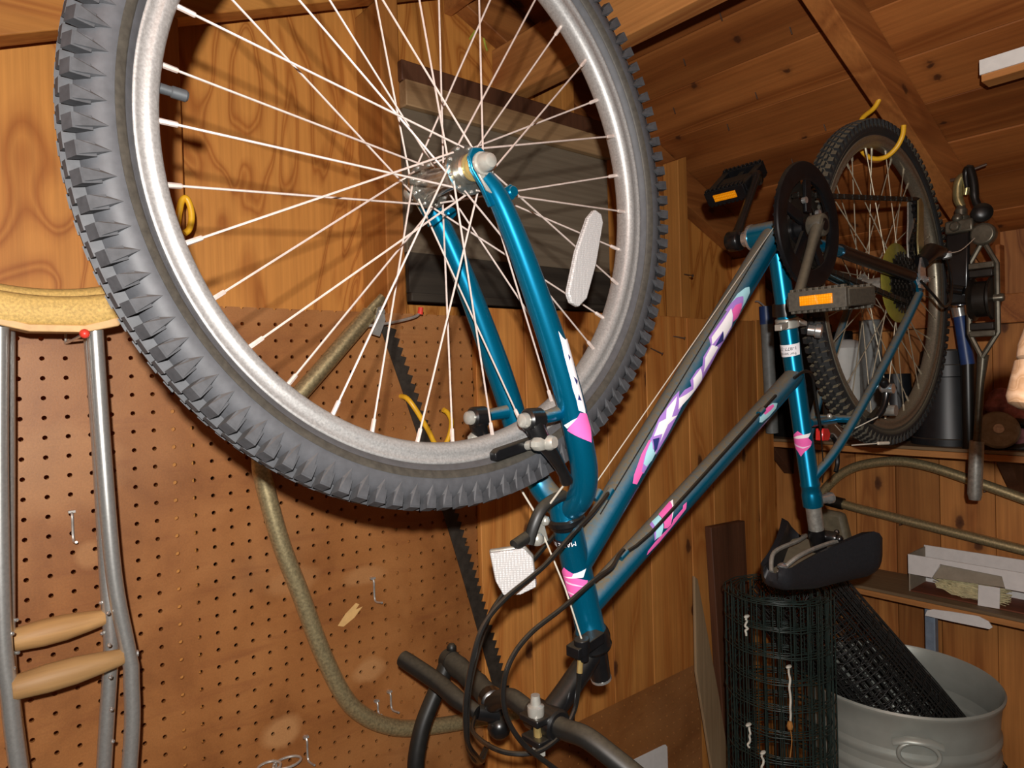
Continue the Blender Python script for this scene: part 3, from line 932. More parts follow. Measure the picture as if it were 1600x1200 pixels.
# --- fork
def blade(s):
    p = [(322, 52, 126), (340, 52, 108), (368, 52, 57), (403, 52, -21), (430, 51, -89), (446, 49, -139), (457, 44, -172), (464, 32, -198), (468, 14, -214), (470, 0, -221)]
    pts = cr([(a, BY + s * b, c) for a, b, c in p], 4)
    rr = []
    n = len(pts)
    for i in range(n):
        t = i / (n - 1)
        rr.append(8.5 + 6.5 * min(1.0, t * 2.6))
    return MB().tube(pts, rr, 22)
for s in (-1, 1):
    fb = build('fork_blade', blade(s), 'teal_paint', bike, sharp=60)
    if s < 0: fork_near = fb
    dp = [(-12, 6), (-8, 15), (2, 17), (12, 11), (15, -2), (20, -18), (26, -32), (12, -38), (2, -20), (-9, -6)]
    build('fork_dropout', MB().prism(dp, (317, BY + s * 52 - 2.5, 135), X, Z, Y, 5), 'teal_paint', bike, bevel=1)
    build('dropout_eyelet', MB().prism([(0, -8), (22, -4), (28, 2), (26, 9), (19, 11), (8, 4)], (336, BY + s * 52 - 2, 112), X, Z, Y, 4).lathe((358, BY + s * 52, 116), Y, [(-3.4, 5.5), (3.4, 5.5)], 14), 'teal_paint', bike, bevel=0.6)
    build('axle_washer', MB().prism([(-11, 3), (-5, 11), (5, 11), (11, 3), (13, -12), (10, -26), (4, -24), (-6, -10)], (319, BY + s * 55 - (2.5 if s < 0 else 0), 135), X, Z, Y, 2.5), 'bolt_white', bike, bevel=0.5)
    build('axle_nut', MB().lathe(FH, Y, [(s * 57.5, 11), (s * 60, 11), (s * 60.2, 9), (s * 68, 8.6), (s * 72, 6.5), (s * 73.5, 3)], 16), 'bolt_white', bike)
    build('brake_boss', MB().tube([(421, BY + s * 42, -106), (404, BY + s * 46, -108), (384, BY + s * 46, -110)], [8, 7, 6.5], 12), 'teal_paint', bike)
build('fork_crown', MB().lathe(HT0 + had * 2, -had, [(0, 17), (6, 19), (12, 17.5), (22, 16.8), (34, 15.5)], 28), 'teal_paint', bike)
build('headset_cup', MB().lathe(HT0, had, [(-9, 19.5), (-7, 22), (-2, 22.5), (0, 20.5), (3, 20), (5, 18)], 30), 'black_metal', bike)
build('headset_cup', MB().lathe(HT1, had, [(-4, 19), (0, 21), (6, 22), (12, 21), (17, 22), (21, 20), (24, 16)], 30), 'black_metal', bike)

# --- decals printed on the tubes, laid on as thin film
TUB = {'head': (HT0, HT1, 17.5, head), 'down': (DT0, DT1, 18.0, dtube), 'top': (TT0, TT1, 15.5, ttube),
       'seat': (ST0, ST1, 15.0, stube), 'fork': (Vector((403, -550, -21)), Vector((446, -548, -139)), 14.8, fork_near)}
def wrap(t, s, th, lift):
    A, B, r, _ = TUB[t]
    ax = (B - A).normalized(); n0 = Vector((0, -1, 0)); m0 = ax.cross(n0)
    a = math.radians(th)
    return A + ax * s + (n0 * math.cos(a) + m0 * math.sin(a)) * (r + lift)
def film(name, t, flat_verts, faces, mat, lift):
    """flat (s, theta) mesh, refined, then wrapped round its tube"""
    bm = bmesh.new()
    k = 0.3
    vs = [bm.verts.new((s, th * k, 0)) for s, th in flat_verts]
    for f in faces:
        try: bm.faces.new([vs[i] for i in f])
        except ValueError: pass
    for _ in range(3):
        es = [e for e in bm.edges if e.calc_length() > 3.0]
        if not es: break
        bmesh.ops.subdivide_edges(bm, edges=es, cuts=1)
        bmesh.ops.triangulate(bm, faces=bm.faces)
    mb = MB()
    bm.verts.index_update()
    mb.add([wrap(t, v.co.x, v.co.y / k, lift) for v in bm.verts], [tuple(v.index for v in f.verts) for f in bm.faces])
    bm.free()
    return build(name, mb, mat, TUB[t][3], sharp=180)
DECALS = [
    ('down', 'decal_sky', [(493.3, -14.3), (485.7, -29.8), (468.1, -45.2), (446.5, -48.7), (429.3, -53.0), (434.0, -19.4), (450.0, 14.3), (467.4, 16.5), (487.0, 6.7)]),
    ('down', 'decal_purple', [(471.1, -17.1), (460.9, -40.1), (446.5, -48.7), (429.3, -53.0), (430.4, -12.1), (450.0, 14.3), (462.7, 3.7)]),
    ('down', 'decal_pink', [(459.5, -7.4), (448.2, -26.2), (435.5, -27.8), (423.4, 8.1), (438.9, 23.4), (453.7, 13.1)]),
    ('down', 'decal_pink', [(180.6, -47.5), (157.8, -44.4), (128.1, -28.2), (118.0, -15.8), (121.9, 4.9), (135.8, 0.8), (161.7, 0.7), (173.0, 7.8), (183.9, -39.9)]),
    ('down', 'decal_purple', [(176.0, -40.0), (157.8, -31.2), (139.2, -8.9), (139.5, 5.7), (155.2, 5.1), (170.9, 5.7), (182.8, -38.1)]),
    ('down', 'decal_sky', [(183.9, -39.9), (163.7, -32.4), (148.7, -18.8), (149.1, -0.6), (162.3, 8.4), (173.8, 4.8), (174.0, -17.0)]),
    ('down', 'decal_purple', [(439.4, -43.7), (412.1, -48.0), (371.6, -54.9), (361.7, -31.2), (337.1, -32.0), (325.1, -16.2), (312.7, -27.3), (292.6, -28.9), (286.9, -12.1), (274.9, -29.0), (260.0, -33.2), (269.1, -45.7), (255.5, -52.9), (231.4, -54.8), (217.4, -58.7), (187.4, -45.6), (182.5, -46.3), (172.3, 10.9), (204.6, 12.4), (256.7, -2.9), (278.9, 13.3), (316.8, 44.6), (368.4, 19.2), (388.1, 20.3), (415.0, 18.6), (427.1, -4.2)]),
    ('down', 'decal_white', [(437.8, -36.7), (408.5, -38.1), (373.7, -44.4), (363.1, -26.2), (395.3, -15.9), (385.6, 12.9), (416.1, 10.3), (429.5, -14.6)]),
    ('down', 'decal_white', [(362.7, -27.6), (337.9, -22.8), (319.7, 6.8), (338.3, 7.4), (370.2, 7.4)]),
    ('down', 'decal_white', [(319.4, -17.0), (297.9, -22.5), (286.8, 4.6), (270.3, -14.7), (258.8, -31.2), (244.7, -9.0), (261.3, 0.9), (278.9, 13.3), (311.1, 26.2)]),
    ('down', 'decal_white', [(259.6, -41.8), (234.0, -50.2), (221.0, -34.0), (211.0, -48.9), (188.8, -39.3), (200.0, -15.1), (187.2, -3.8), (216.3, -14.9), (237.9, 2.1), (228.8, -17.6), (245.8, -28.6)]),
    ('down', 'decal_navy', [(395.3, -15.9), (363.9, -11.6), (385.6, 12.9)]),
    ('down', 'decal_navy', [(192.9, -17.4), (184.6, -36.8), (171.3, -4.2), (178.3, -1.5)]),
    ('top', 'decal_pink', [(191.4, -81.9), (161.9, -78.3), (159.6, -55.1), (154.1, -28.7), (150.0, -17.5), (155.6, -5.8), (163.0, -4.3), (171.7, -26.0), (186.6, -60.1)]),
    ('top', 'decal_sky', [(161.9, -78.3), (147.6, -82.0), (141.6, -46.1), (129.6, -11.0), (141.1, -1.2), (151.2, -21.7), (159.1, -52.0)]),
    ('top', 'decal_purple', [(147.6, -82.0), (141.1, -79.0), (137.1, -47.8), (127.3, -10.3), (130.1, -9.7), (141.3, -47.2)]),
    ('top', 'decal_white', [(191.4, -81.9), (197.0, -78.2), (179.6, -35.4), (165.5, -8.8), (164.2, -16.2), (177.8, -40.9)]),
    ('top', 'decal_pink', [(207.3, -20.2), (199.2, -22.7), (195.6, -12.9), (171.5, -11.3), (167.5, -3.4), (162.2, 0.9), (147.4, -2.4), (126.8, -4.3), (110.0, -0.2), (105.7, 11.8), (134.8, 19.6), (168.8, 11.7), (200.7, 2.5)]),
    ('fork', 'decal_white', [(-1.0, 8.1), (7.0, -3.8), (10.5, -14.6), (11.0, -38.9), (20.2, -42.3), (29.4, -46.3), (38.6, -46.3), (51.0, -38.0), (66.3, -31.2), (88.0, -21.8), (92.7, -15.8), (85.4, 14.7), (73.8, 12.0), (61.7, 14.7), (50.3, 12.1), (41.2, 12.4), (24.6, 11.8), (15.9, 9.4)]),
    ('fork', 'decal_navy', [(25.2, -8.2), (29.9, -17.9), (32.4, -3.6)]),
    ('fork', 'decal_navy', [(49.1, -3.0), (56.3, -23.1), (60.1, -8.5)]),
    ('fork', 'decal_navy', [(69.0, -5.4), (77.6, -11.7), (74.4, 6.5)]),
    ('fork', 'decal_pink', [(88.3, 12.3), (93.2, -20.7), (109.7, -22.9), (124.3, -2.2), (103.4, 79.4), (97.9, 59.5), (92.1, 28.0)]),
    ('fork', 'decal_white', [(97.4, 87.0), (93.1, 49.3), (92.1, 28.0), (97.9, 59.5), (101.4, 76.9)]),
    ('head', 'decal_pink', [(47.3, 91.3), (54.7, 113.9), (67.2, 106.9), (79.9, 101.5), (88.2, 86.2), (87.5, 70.4), (81.3, 45.5), (75.3, 26.9), (66.9, 10.7), (60.6, 45.9), (54.5, 57.5)]),
    ('head', 'decal_white', [(54.5, 57.5), (52.4, 7.5), (61.3, 26.0), (60.1, 45.6), (60.3, 78.7), (59.7, 108.3), (58.2, 64.4)]),
    ('head', 'decal_lilac', [(64.4, 98.1), (67.6, 59.2), (73.0, 22.1), (69.5, 60.5), (67.1, 96.5)]),
    ('head', 'decal_lilac', [(77.8, 98.9), (80.3, 65.2), (79.9, 38.9), (81.7, 66.2), (79.9, 96.7)]),
    ('head', 'decal_lilac', [(71.3, 101.3), (74.2, 69.9), (73.4, 54.5), (75.6, 71.0), (73.8, 96.8)]),
    ('head', 'decal_black', [(14.6, 117.3), (14.6, 34.5), (21.8, 42.3), (22.6, 109.0)]),
    ('seat', 'decal_pink', [(323.2, 90.2), (332.9, 140.5), (350.4, 150.9), (359.1, 112.3), (367.7, 93.1), (360.2, 69.4), (351.1, 24.6), (344.7, 11.2), (335.5, 38.1), (329.9, 61.2)]),
    ('seat', 'decal_white', [(329.9, 61.2), (329.2, 9.4), (335.9, 31.2), (336.1, 70.4), (337.7, 150.9), (331.6, 94.8)]),
    ('seat', 'decal_lilac', [(346.0, 140.5), (350.9, 71.2), (349.6, 19.5), (353.6, 72.6), (349.3, 134.7)]),
    ('top', 'decal_sky', [(473.2, -10.1), (464.0, -31.3), (443.8, -42.1), (422.0, -32.6), (413.9, -14.8), (419.6, -2.0), (442.9, 8.4), (464.8, 7.0)]),
    ('top', 'decal_pink', [(463.3, -25.0), (448.7, -37.4), (433.5, -35.2), (434.1, -18.3), (449.9, -11.4), (462.6, -11.8)]),
    ('seat', 'decal_white', [(177.9, 150.9), (177.5, 1.4), (196.3, 12.3), (198.6, 150.9)]),
]
for i, (t, mt, pl) in enumerate(DECALS):
    tri = tessellate_polygon([[Vector((s, th * 0.3, 0)) for s, th in pl]])
    film('decal', t, pl, tri, mt, 0.25 + 0.09 * (i % 14) + (0.6 if t == 'fork' else 0))
def print_text(t, txt, s0, th0, height, mat, flip, lift):
    cu = bpy.data.curves.new('text', 'FONT'); cu.body = txt; cu.size = height
    cu.align_x = 'CENTER'; cu.align_y = 'CENTER'
    ob = bpy.data.objects.new('text', cu); COL.objects.link(ob)
    dg = bpy.context.evaluated_depsgraph_get()
    me = ob.evaluated_get(dg).to_mesh()
    r = TUB[t][2]
    # written for a rider looking at the bicycle the right way up: here both axes are turned round
    fv = [(s0 + flip * v.co.y, th0 + math.degrees(flip * v.co.x / r)) for v in me.vertices]
    fc = [tuple(p.vertices) for p in me.polygons]
    ob.evaluated_get(dg).to_mesh_clear()
    bpy.data.objects.remove(ob); bpy.data.curves.remove(cu)
    film('printed_lettering', t, fv, fc, mat, lift)
print_text('head', 'MADE IN', 18.6, 74, 7.6, 'decal_white', 1, 2.0)
print_text('seat', 'For service', 192.5, 90, 6.2, 'decal_black', 1, 2.2)
print_text('seat', '1-877-332', 184.0, 88, 7.4, 'decal_black', 1, 2.2)

# --- cranks, chainwheel, pedals
CW = BBK + Vector((3, 0, 4))
guard = build('chain_guard', MB().lathe(CW, Y, [(-58, 95), (-56, 96.5), (-52, 96.5), (-51, 95), (-51, 70), (-53, 68), (-57, 68), (-58, 70)], 72, closed=True), 'black_plastic', bike)
for k in range(5):
    a = math.radians(18 + 72 * k)
    d = Vector((math.cos(a), 0, math.sin(a))); e = Vector((-math.sin(a), 0, math.cos(a)))
    build('guard_arm', MB().obox(CW + d * 46 - Y * 54, d, e, Y, 27, 8.5, 2.6), 'black_plastic', guard, bevel=1)
for tooth, y, mt in ((44, -50, 'black_metal'), (34, -43, 'dark_metal'), (24, -37, 'dark_metal')):
    r = tooth * 12.7 / (2 * math.pi)
    build('chainring', gear(CW, y, 2.2, tooth, r - 16 if tooth > 24 else 22, r + 3.5, r - 3), mt, guard, sharp=25)
for v_ in ((30, -56, 22), (-12, -56, 36), (8, -56, -37)):
    build('chainring_bolt', MB().lathe(CW + Vector(v_), Y, [(-3, 5), (3, 5)], 12), 'chrome', guard)
CD = Vector((858 - 947, 0, 30 - 148)); CD.normalize()
def crank(y0, y1, d, end):
    n = 14
    pts = [BBK + d * (152 * i / n) + Y * (y0 + (y1 - y0) * (i / n)) for i in range(n + 1)]
    mb = MB().tube(pts, [17, 16, 13.5, 12.5] + [11.5] * 8 + [12, 13, 13], 16, flat=0.62)
    mb.lathe(pts[0], Y, [(-12, 15), (-10, 17), (9, 17), (12, 14)], 24)
    mb.lathe(pts[-1], Y, [(-8, 12), (-7, 13), (7, 13), (8, 12)], 20)
    return mb, pts[-1]
mb, pe = crank(-70, -82, CD, 0)
build('crank_arm', mb, 'crank_dusty', bike, sharp=50)
build('crank_cap', MB().lathe(BBK, Y, [(-83, 9), (-81, 10.5), (-79, 10.5)], 20), 'black_plastic', bike)
mb, pf = crank(70, 82, -CD, 0)
build('crank_arm', mb, 'black_metal', bike, sharp=50)
def pedal(end, s, tilt):
    """flat platform: two end plates, two toothed side bars with an amber reflector in each"""
    c = Vector(end) + Y * (s * 50 if s < 0 else 40)
    u = Vector((math.cos(tilt), 0, math.sin(tilt))); v = Vector((-math.sin(tilt), 0, math.cos(tilt)))
    body = MB()
    body.tube([Vector(end), c + Y * (s * 36)], [6, 8], 12)
    body.obox(c, u, Y, v, 14, 36, 9)
    for k in (-1, 1):
        body.obox(c + Y * (k * 33), u, Y, v, 38, 7, 12)
    body.obox(c + u * 0, u, Y, v, 38, 5, 7)
    ped = build('pedal', body, 'black_plastic' if s > 0 else 'crank_dusty', bike, bevel=2.5)
    for k in (-1, 1):
        bar = MB()
        bar.obox(c + u * (k * 38), u, Y, v, 6, 39, 13)
        for q in range(9):
            for w in (-1, 1):
                bar.obox(c + u * (k * 38) + Y * (-34 + 8.5 * q) + v * (w * 14), u, Y, v, 5, 2.6, 2.5)
        build('pedal_cage', bar, 'black_plastic' if s > 0 else 'crank_dusty', ped, bevel=0.8)
        build('pedal_reflector', MB().obox(c + u * (k * 44), u, Y, v, 2, 22, 6.5), 'amber_reflector', ped, bevel=0.5)
pedal(pe, -1, math.radians(4))
pedal(pf, 1, math.radians(38))

# --- chain: outer and inner plates turn about, one link after another
TP = Vector((1400, BY - 48, 236)); GP = Vector((1392, BY - 48, 158))
path = []
for k in range(15):
    a = math.radians(95 + 176 * k / 14)
    path.append(CW + Vector((49 * math.cos(a), -40, 49 * math.sin(a))))
path.append(RH + Vector((0, -50, -44)))
for k in range(1, 9):
    a = math.radians(-90 + 150 * k / 8)
    path.append(RH + Vector((44 * math.cos(a), -50, 44 * math.sin(a))))
path += [GP + Vector((-20, 0, -6)), GP + Vector((-18, 0, 10)), TP + Vector((16, 0, -10)), TP + Vector((20, 0, 6)), TP + Vector((4, 0, 20))]
seg = []
for a, b in zip(path, path[1:] + path[:1]):
    n = max(1, int((b - a).length / 6))
    seg += [a.lerp(b, i / n) for i in range(n)]
pts = []
acc = 0
for a, b in zip(seg, seg[1:] + seg[:1]):
    acc += (b - a).length
    if acc >= 12.7:
        pts.append(b.copy()); acc -= 12.7
mb = MB()
for i in range(len(pts)):
    a, b = pts[i], pts[(i + 1) % len(pts)]
    d = (b - a)
    if d.length > 40: continue
    up = d.cross(Y).normalized()
    w = 3.6 if i % 2 else 2.4
    for s in (-1, 1):
        mb.obox((a + b) / 2 + Y * (s * w), d, Y, up, d.length * 0.66, 0.7, 3.6)
    mb.lathe(a, Y, [(-4.6, 2.4), (4.6, 2.4)], 8)
build('chain', mb, 'dark_metal', bike)

# --- rear derailleur
der = build('rear_derailleur', MB().tube([(1368, BY - 66, 128), (1400, BY - 72, 150), (1446, BY - 74, 152)], [13, 17, 13], 16).ball((1446, BY - 76, 152), 12, 12), 'black_metal', bike)
build('derailleur_cage', MB().prism([(-12, -18), (6, -20), (14, 0), (16, 60), (18, 92), (6, 104), (-8, 98), (-10, 60), (-16, 20)], (1392, BY - 58, 152), X, Z, Y, 3), 'gold_steel', der, bevel=0.5)
build('derailleur_cage', MB().prism([(-12, -18), (6, -20), (14, 0), (16, 60), (18, 92), (6, 104), (-8, 98), (-10, 60), (-16, 20)], (1392, BY - 40, 152), X, Z, Y, 3), 'steel_dull', der, bevel=0.5)
for c_ in (TP, GP):
    build('jockey_wheel', gear(c_, -4, 6, 10, 4, 21, 16), 'black_plastic', der, sharp=25)
build('derailleur_hanger', MB().prism([(-12, -14), (10, -16), (16, 6), (14, 40), (-2, 44), (-12, 20)], (1362, BY - 70, 92), X, Z, Y, 4), 'chrome', der)
build('derailleur_bolt', MB().lathe((1448, BY - 82, 146), (0.3, -1, 0.1), [(-6, 8), (4, 8), (10, 6)], 6), 'chrome', der)
build('gear_wire', MB().tube(cr([(1452, BY - 86, 150), (1490, BY - 96, 158), (1545, BY - 104, 186)], 4), 0.9, 6), 'wire_bright', der)
build('gear_cable', MB().tube(cr([(1340, BY - 74, 90), (1378, BY - 84, 62), (1420, BY - 86, 44), (1462, BY - 84, 58), (1482, BY - 80, 100), (1462, BY - 78, 146)], 6), 2.6, 8), 'cable_black', der)

# --- rear brake
for s in (-1, 1):
    arm = build('brake_arm', MB().tube(cr([(1215, BY + s * 52, -92), (1226, BY + s * 54, -112), (1218, BY + s * 52, -140), (1206, BY + s * 46, -158)], 4), [7, 9, 8, 7, 7, 7, 6, 6, 6, 6, 6, 5, 5][:13], 12), 'black_metal', bike)
    build('brake_bolt', MB().lathe((1226, BY + s * 56, -108), Y, [(-10, 9), (8, 9), (12, 6)], 14), 'chrome', arm)
    build('brake_bolt', MB().lathe((1240, BY + s * 50, -148), Y, [(-14, 10), (8, 10), (14, 6)], 14), 'steel_dull', arm)
    build('brake_pad', MB().obox((1262, BY + s * 19, -158), (0.92, 0, 0.38), Y, (-0.38, 0, 0.92), 26, 6, 6), 'black_plastic', arm, bevel=1.5)
build('straddle_wire', MB().tube([(1206, BY - 46, -158), (1150, BY - 10, -186), (1206, BY + 46, -158)], 1.1, 6), 'wire_bright', bike)
build('brake_wire', MB().tube([(1160, BY - 20, -206), (1215, BY - 42, -206)], 1.2, 6).tube([(1215, BY - 42, -206), (1240, BY - 50, -207)], 3, 8), 'wire_bright', bike)
build('brake_cable', MB().tube(cr([(968, BY - 17, -82), (990, BY - 22, -72), (1016, BY - 22, -78), (1030, BY - 20, -110), (1046, BY - 20, -170)], 6), 2.6, 8), 'cable_black', bike)
build('brake_wire', MB().tube([(1046, BY - 20, -170), (1062, BY - 16, -240), (1068, BY - 10, -262)], 1.0, 6), 'cable_black', bike)
# front derailleur clamp on the seat tube
fd = ST0 + std * 145
build('front_derailleur', MB().lathe(fd, std, [(-9, 17), (-8, 18.5), (6, 18.5), (8, 17)], 28).obox(fd + Vector((-30, -6, -6)), (1, 0.1, 0.2), Y, Z, 14, 6, 5).obox(fd + Vector((26, -8, 2)), (1, 0, -0.2), Y, Z, 12, 6, 4), 'bolt_white', bike, bevel=1)
build('derailleur_arm', MB().tube([fd + std * -14, fd + std * -34], [21, 19], 18), 'black_metal', bike)
build('derailleur_bolt', MB().lathe(fd + Vector((46, -20, -12)), (0.4, -1, -0.2), [(-8, 9), (2, 9), (4, 12), (12, 12), (14, 7)], 14), 'chrome', bike)

# --- front brake
for s in (-1, 1):
    piv = Vector((381, BY + s * 46, -110))
    arm = build('brake_arm', MB().lathe(piv, (-1, 0, 0), [(-14, 9), (-10, 12), (6, 12), (8, 10)], 18).tube(cr([piv, (388, BY + s * 50, -128), (402, BY + s * 52, -146), (418, BY + s * 50, -166), (428, BY + s * 46, -178)], 4), [11, 11, 10.5, 10, 9.5, 9, 8.5, 8, 7.5, 7, 6.5, 6, 6, 6, 6.5, 7, 7], 14), 'black_metal', bike)
    build('pivot_bolt', MB().lathe(piv, (-1, 0, 0), [(8, 8), (11, 8), (14, 7), (16, 4)], 16), 'bolt_white', arm)
    pc = Vector((376, BY + s * 23, -140))
    pu = Vector((0.985, 0, 0.17)); pv = Vector((-0.17, 0, 0.985))
    build('brake_pad', MB().prism([(-30, -5), (-26, -6), (26, -6), (28, 0), (26, 6), (-24, 6), (-30, 3)], pc - Y * 5, pu, pv, Y, 10), 'black_plastic', arm, bevel=1.5)
    build('pad_post', MB().tube([pc + Vector((14, s * 4, 2)), pc + Vector((16, s * 34, 8))], 5, 12).lathe(pc + Vector((16, s * 30, 6)), (0.2, s, 0.1), [(-6, 8), (8, 8), (12, 6)], 10).ball(pc + Vector((8, s * 30, 6)), 8, 10, (1.5, 1, 1)), 'bolt_white', arm)
hang = Vector((426, BY - 2, -238))
build('straddle_wire', MB().tube([(428, BY - 46, -178), hang + Z * 14], 1.2, 6).tube([(428, BY + 46, -178), hang + Z * 14], 1.2, 6), 'wire_bright', bike)
build('cable_hanger', MB().obox(hang, (1, 0, 0.3), Y, (-0.3, 0, 1), 7, 4, 14).ball(hang + Vector((-9, -6, -6)), 8, 10).ball(hang + Vector((4, -6, 12)), 6, 8), 'bolt_white', bike, bevel=1)
build('brake_wire', MB().tube([hang + Z * 8, (448, BY - 18, -302), (467, BY - 24, -366)], 1.0, 6), 'wire_bright', bike)
build('cable_stop', MB().obox((476, BY - 20, -372), (1, 0, 0.2), Y, Z, 22, 10, 6).lathe((466, BY - 24, -366), (0.1, 0, -1), [(-4, 9), (10, 9), (14, 7), (22, 6)], 14), 'black_plastic', bike, bevel=1)
build('cable_ferrule', MB().tube([(464, BY - 23, -386), (462, BY - 23, -400)], 3.4, 10), 'brass', bike)

# --- front reflector on its bracket
br = build('reflector_bracket', MB().tube(cr([(456, BY - 14, -200), (436, BY - 16, -202), (418, BY - 16, -210), (408, BY - 14, -226), (403, BY - 10, -246)], 5), 6.5, 10, flat=0.7).lathe((396, BY - 8, -242), (0.9, 0, 0.3), [(-12, 7), (12, 7)], 12), 'black_dusty', bike)
RN = Vector((-0.62, -0.76, -0.10)).normalized()
RA = Vector((0, 0, 1)).cross(RN).normalized(); RB = RN.cross(RA).normalized()
shape = [(-23, 21), (13, 25), (22, 14), (25, -18), (8, -26), (-10, -26), (-18, -10)]
if RA.x < 0: RA = -RA
fr = build('front_reflector', MB().prism(shape, Vector((384, BY - 4, -272)) , RA, RB, RN, 5), 'clear_reflector', bike, bevel=1)
build('reflector_shell', MB().prism([(a * 1.05, b * 1.05) for a, b in shape], Vector((384, BY - 4, -272)) - RN * 7, RA, RB, RN, 6.5), 'steel_dull', fr, bevel=2)

# --- stem and handlebar
BC = Vector((430, BY, -450))
build('stem_quill', MB().tube([HT1 + had * 20, HT1 + had * 62], [15, 12], 18), 'black_metal', bike)
build('stem_quill_rim', MB().lathe(HT1 + had * 60, had, [(0, 12.6), (3, 12.6)], 20), 'chrome', bike)
stem = build('stem', MB().tube(cr([(512, BY, -392), (498, BY, -404), (462, BY, -430), BC], 4), 13.5, 20).lathe(BC, Y, [(-22, 15), (-20, 17.5), (20, 17.5), (22, 15)], 24), 'black_metal', bike)
build('clamp_bolt', MB().tube([BC + Vector((-20, -6, 26)), BC + Vector((-17, -6, -26))], 4, 10).lathe(BC + Vector((-20, -6, 24)), Z, [(-14, 8.5), (-6, 9.5), (0, 9.5), (2, 6), (12, 5)], 12).lathe(BC + Vector((-17, -6, -22)), Z, [(-8, 8), (0, 8)], 6), 'bolt_white', stem)
build('clamp_bolt_thread', MB().tube([BC + Vector((-18.4, -6, 3)), BC + Vector((-17.2, -6, -24))], 4.6, 10), 'brass', stem)
build('clamp_ear', MB().obox(BC + Vector((-18, -4, 10)), X, Y, Z, 12, 15, 4).obox(BC + Vector((-16, -4, -14)), X, Y, Z, 12, 15, 4), 'black_metal', stem, bevel=1.5)
def bar(s):
    return cr([BC, BC + Vector((0, s * 30, 0)), BC + Vector((2, s * 62, 2)), BC + Vector((14, s * 100, -16)), BC + Vector((34, s * 140, -42)), BC + Vector((62, s * 180, -60)), BC + Vector((78, s * 240, -58)), BC + Vector((80, s * 300, -48))], 5)
hb = build('handlebar', MB().tube(list(reversed(bar(1))) + bar(-1)[1:], 11.2, 16), 'black_dusty', bike, sharp=60)
for s in (-1, 1):
    b = bar(s)
    g = b[-10:]
    build('grip', MB().tube(g, [15.5, 16.5, 15, 16.5, 15, 16.5, 15, 16.5, 15.5, 15.5], 16), 'grip_dusty', bike)
    e = b[-1]
    build('bar_end', MB().lathe(e, Y, [(s * -2, 16), (s * 12, 16), (s * 14, 12)], 18).tube(cr([e + Vector((0, s * 5, 4)), e + Vector((-20, s * 6, -32)), e + Vector((-50, s * 5, -80)), e + Vector((-66, s * 2, -124)), e + Vector((-68, s * 0, -152))], 5), 12.5, 14).ball(e + Vector((4, s * 4, 18)), 8, 10), 'black_dusty', bike)
    lv = [Vector((452, BY + s * 158, -506)), Vector((444, BY + s * 190, -498)), Vector((440, BY + s * 236, -486)), Vector((424, BY + s * 298, -468))]
    build('brake_lever', MB().tube(cr(lv, 5), [9, 9.5, 10, 10.5, 11, 11.5, 12, 12, 12, 12, 12, 12, 12, 12, 12, 11.5], 14), 'black_dusty', bike)
    build('lever_body', MB().lathe(b[-12], b[-11] - b[-12], [(-16, 14), (-14, 18), (14, 18), (16, 14)], 18).tube([b[-12], Vector((470, BY + s * 150, -512)), lv[0]], [12, 13, 10], 12).ball(Vector((478, BY + s * 146, -530)), 16, 12), 'black_metal', bike)

# --- cables
def cable(pts, r=2.7, mat='cable_black', name='cable_housing'):
    return build(name, MB().tube(cr(pts, 7), r, 8), mat, bike)
cable([(540, -505, -206), (528, -508, -212), (490, -523, -223), (443, -540, -234), (395, -540, -263), (343, -540, -284), (314, -540, -305), (299, -540, -338), (292, -540, -366), (293, -536, -392), (303, -525, -420), (330, -500, -452), (372, -455, -492), (430, -390, -520)])
cable([(561, -505, -283), (548, -508, -287), (515, -525, -292), (471, -540, -293), (421, -540, -312), (375, -540, -327), (348, -540, -346), (337, -540, -371), (340, -540, -401), (358, -542, -433), (387, -548, -463), (432, -556, -505), (480, -570, -540), (500, -620, -530)])
cable([(462, -520, -400), (461, -520, -413), (453, -520, -440), (430, -520, -460), (401, -516, -468), (378, -500, -468), (372, -470, -470), (400, -400, -490), (440, -350, -505)])
cable([(479, -470, -255), (439, -470, -281), (400, -470, -306), (376, -472, -325), (345, -490, -350), (318, -508, -380), (312, -512, -410), (325, -495, -446), (360, -462, -485), (420, -400, -515)])
# bare wires along the tubes and their stops
dn = (DT1 - DT0).normalized(); up = Vector((-dn.z, 0, dn.x))
build('gear_wire', MB().tube([(505, BY - 18, -190), DT1 + up * 24 - Y * 18 - dn * 12], 0.75, 6), 'wire_bright', bike)
build('gear_wire', MB().tube([DT0 + dn * 60 + up * 17 - Y * 10, DT1 + up * 17 - Y * 10 - dn * 20], 0.8, 6), 'cable_black', bike)
tn = (TT1 - TT0).normalized(); tu = Vector((-tn.z, 0, tn.x))
build('brake_cable', MB().tube([TT0 + tn * 74 + tu * 19 - Y * 7, TT0 + tn * 100 + tu * 15 - Y * 11, TT0 + tn * 130 + tu * 13 - Y * 13, TT1 - tn * 90 + tu * 13 - Y * 13], 2.4, 8), 'cable_black', bike)
for s_, t0_, t1_, rr, yo in ((88, DT0, dn, 19.5, -7), (84, DT0, dn, 19.5, 9), (78, TT0, tn, 18, -7), (430, TT0, tn, 13, -13)):
    w_ = Vector((-t1_.z, 0, t1_.x))
    c_ = t0_ + t1_ * s_ + w_ * rr + Y * yo
    build('cable_guide', MB().tube([c_ - t1_ * 7, c_ + t1_ * 7], 4.6, 12), 'teal_paint', bike)

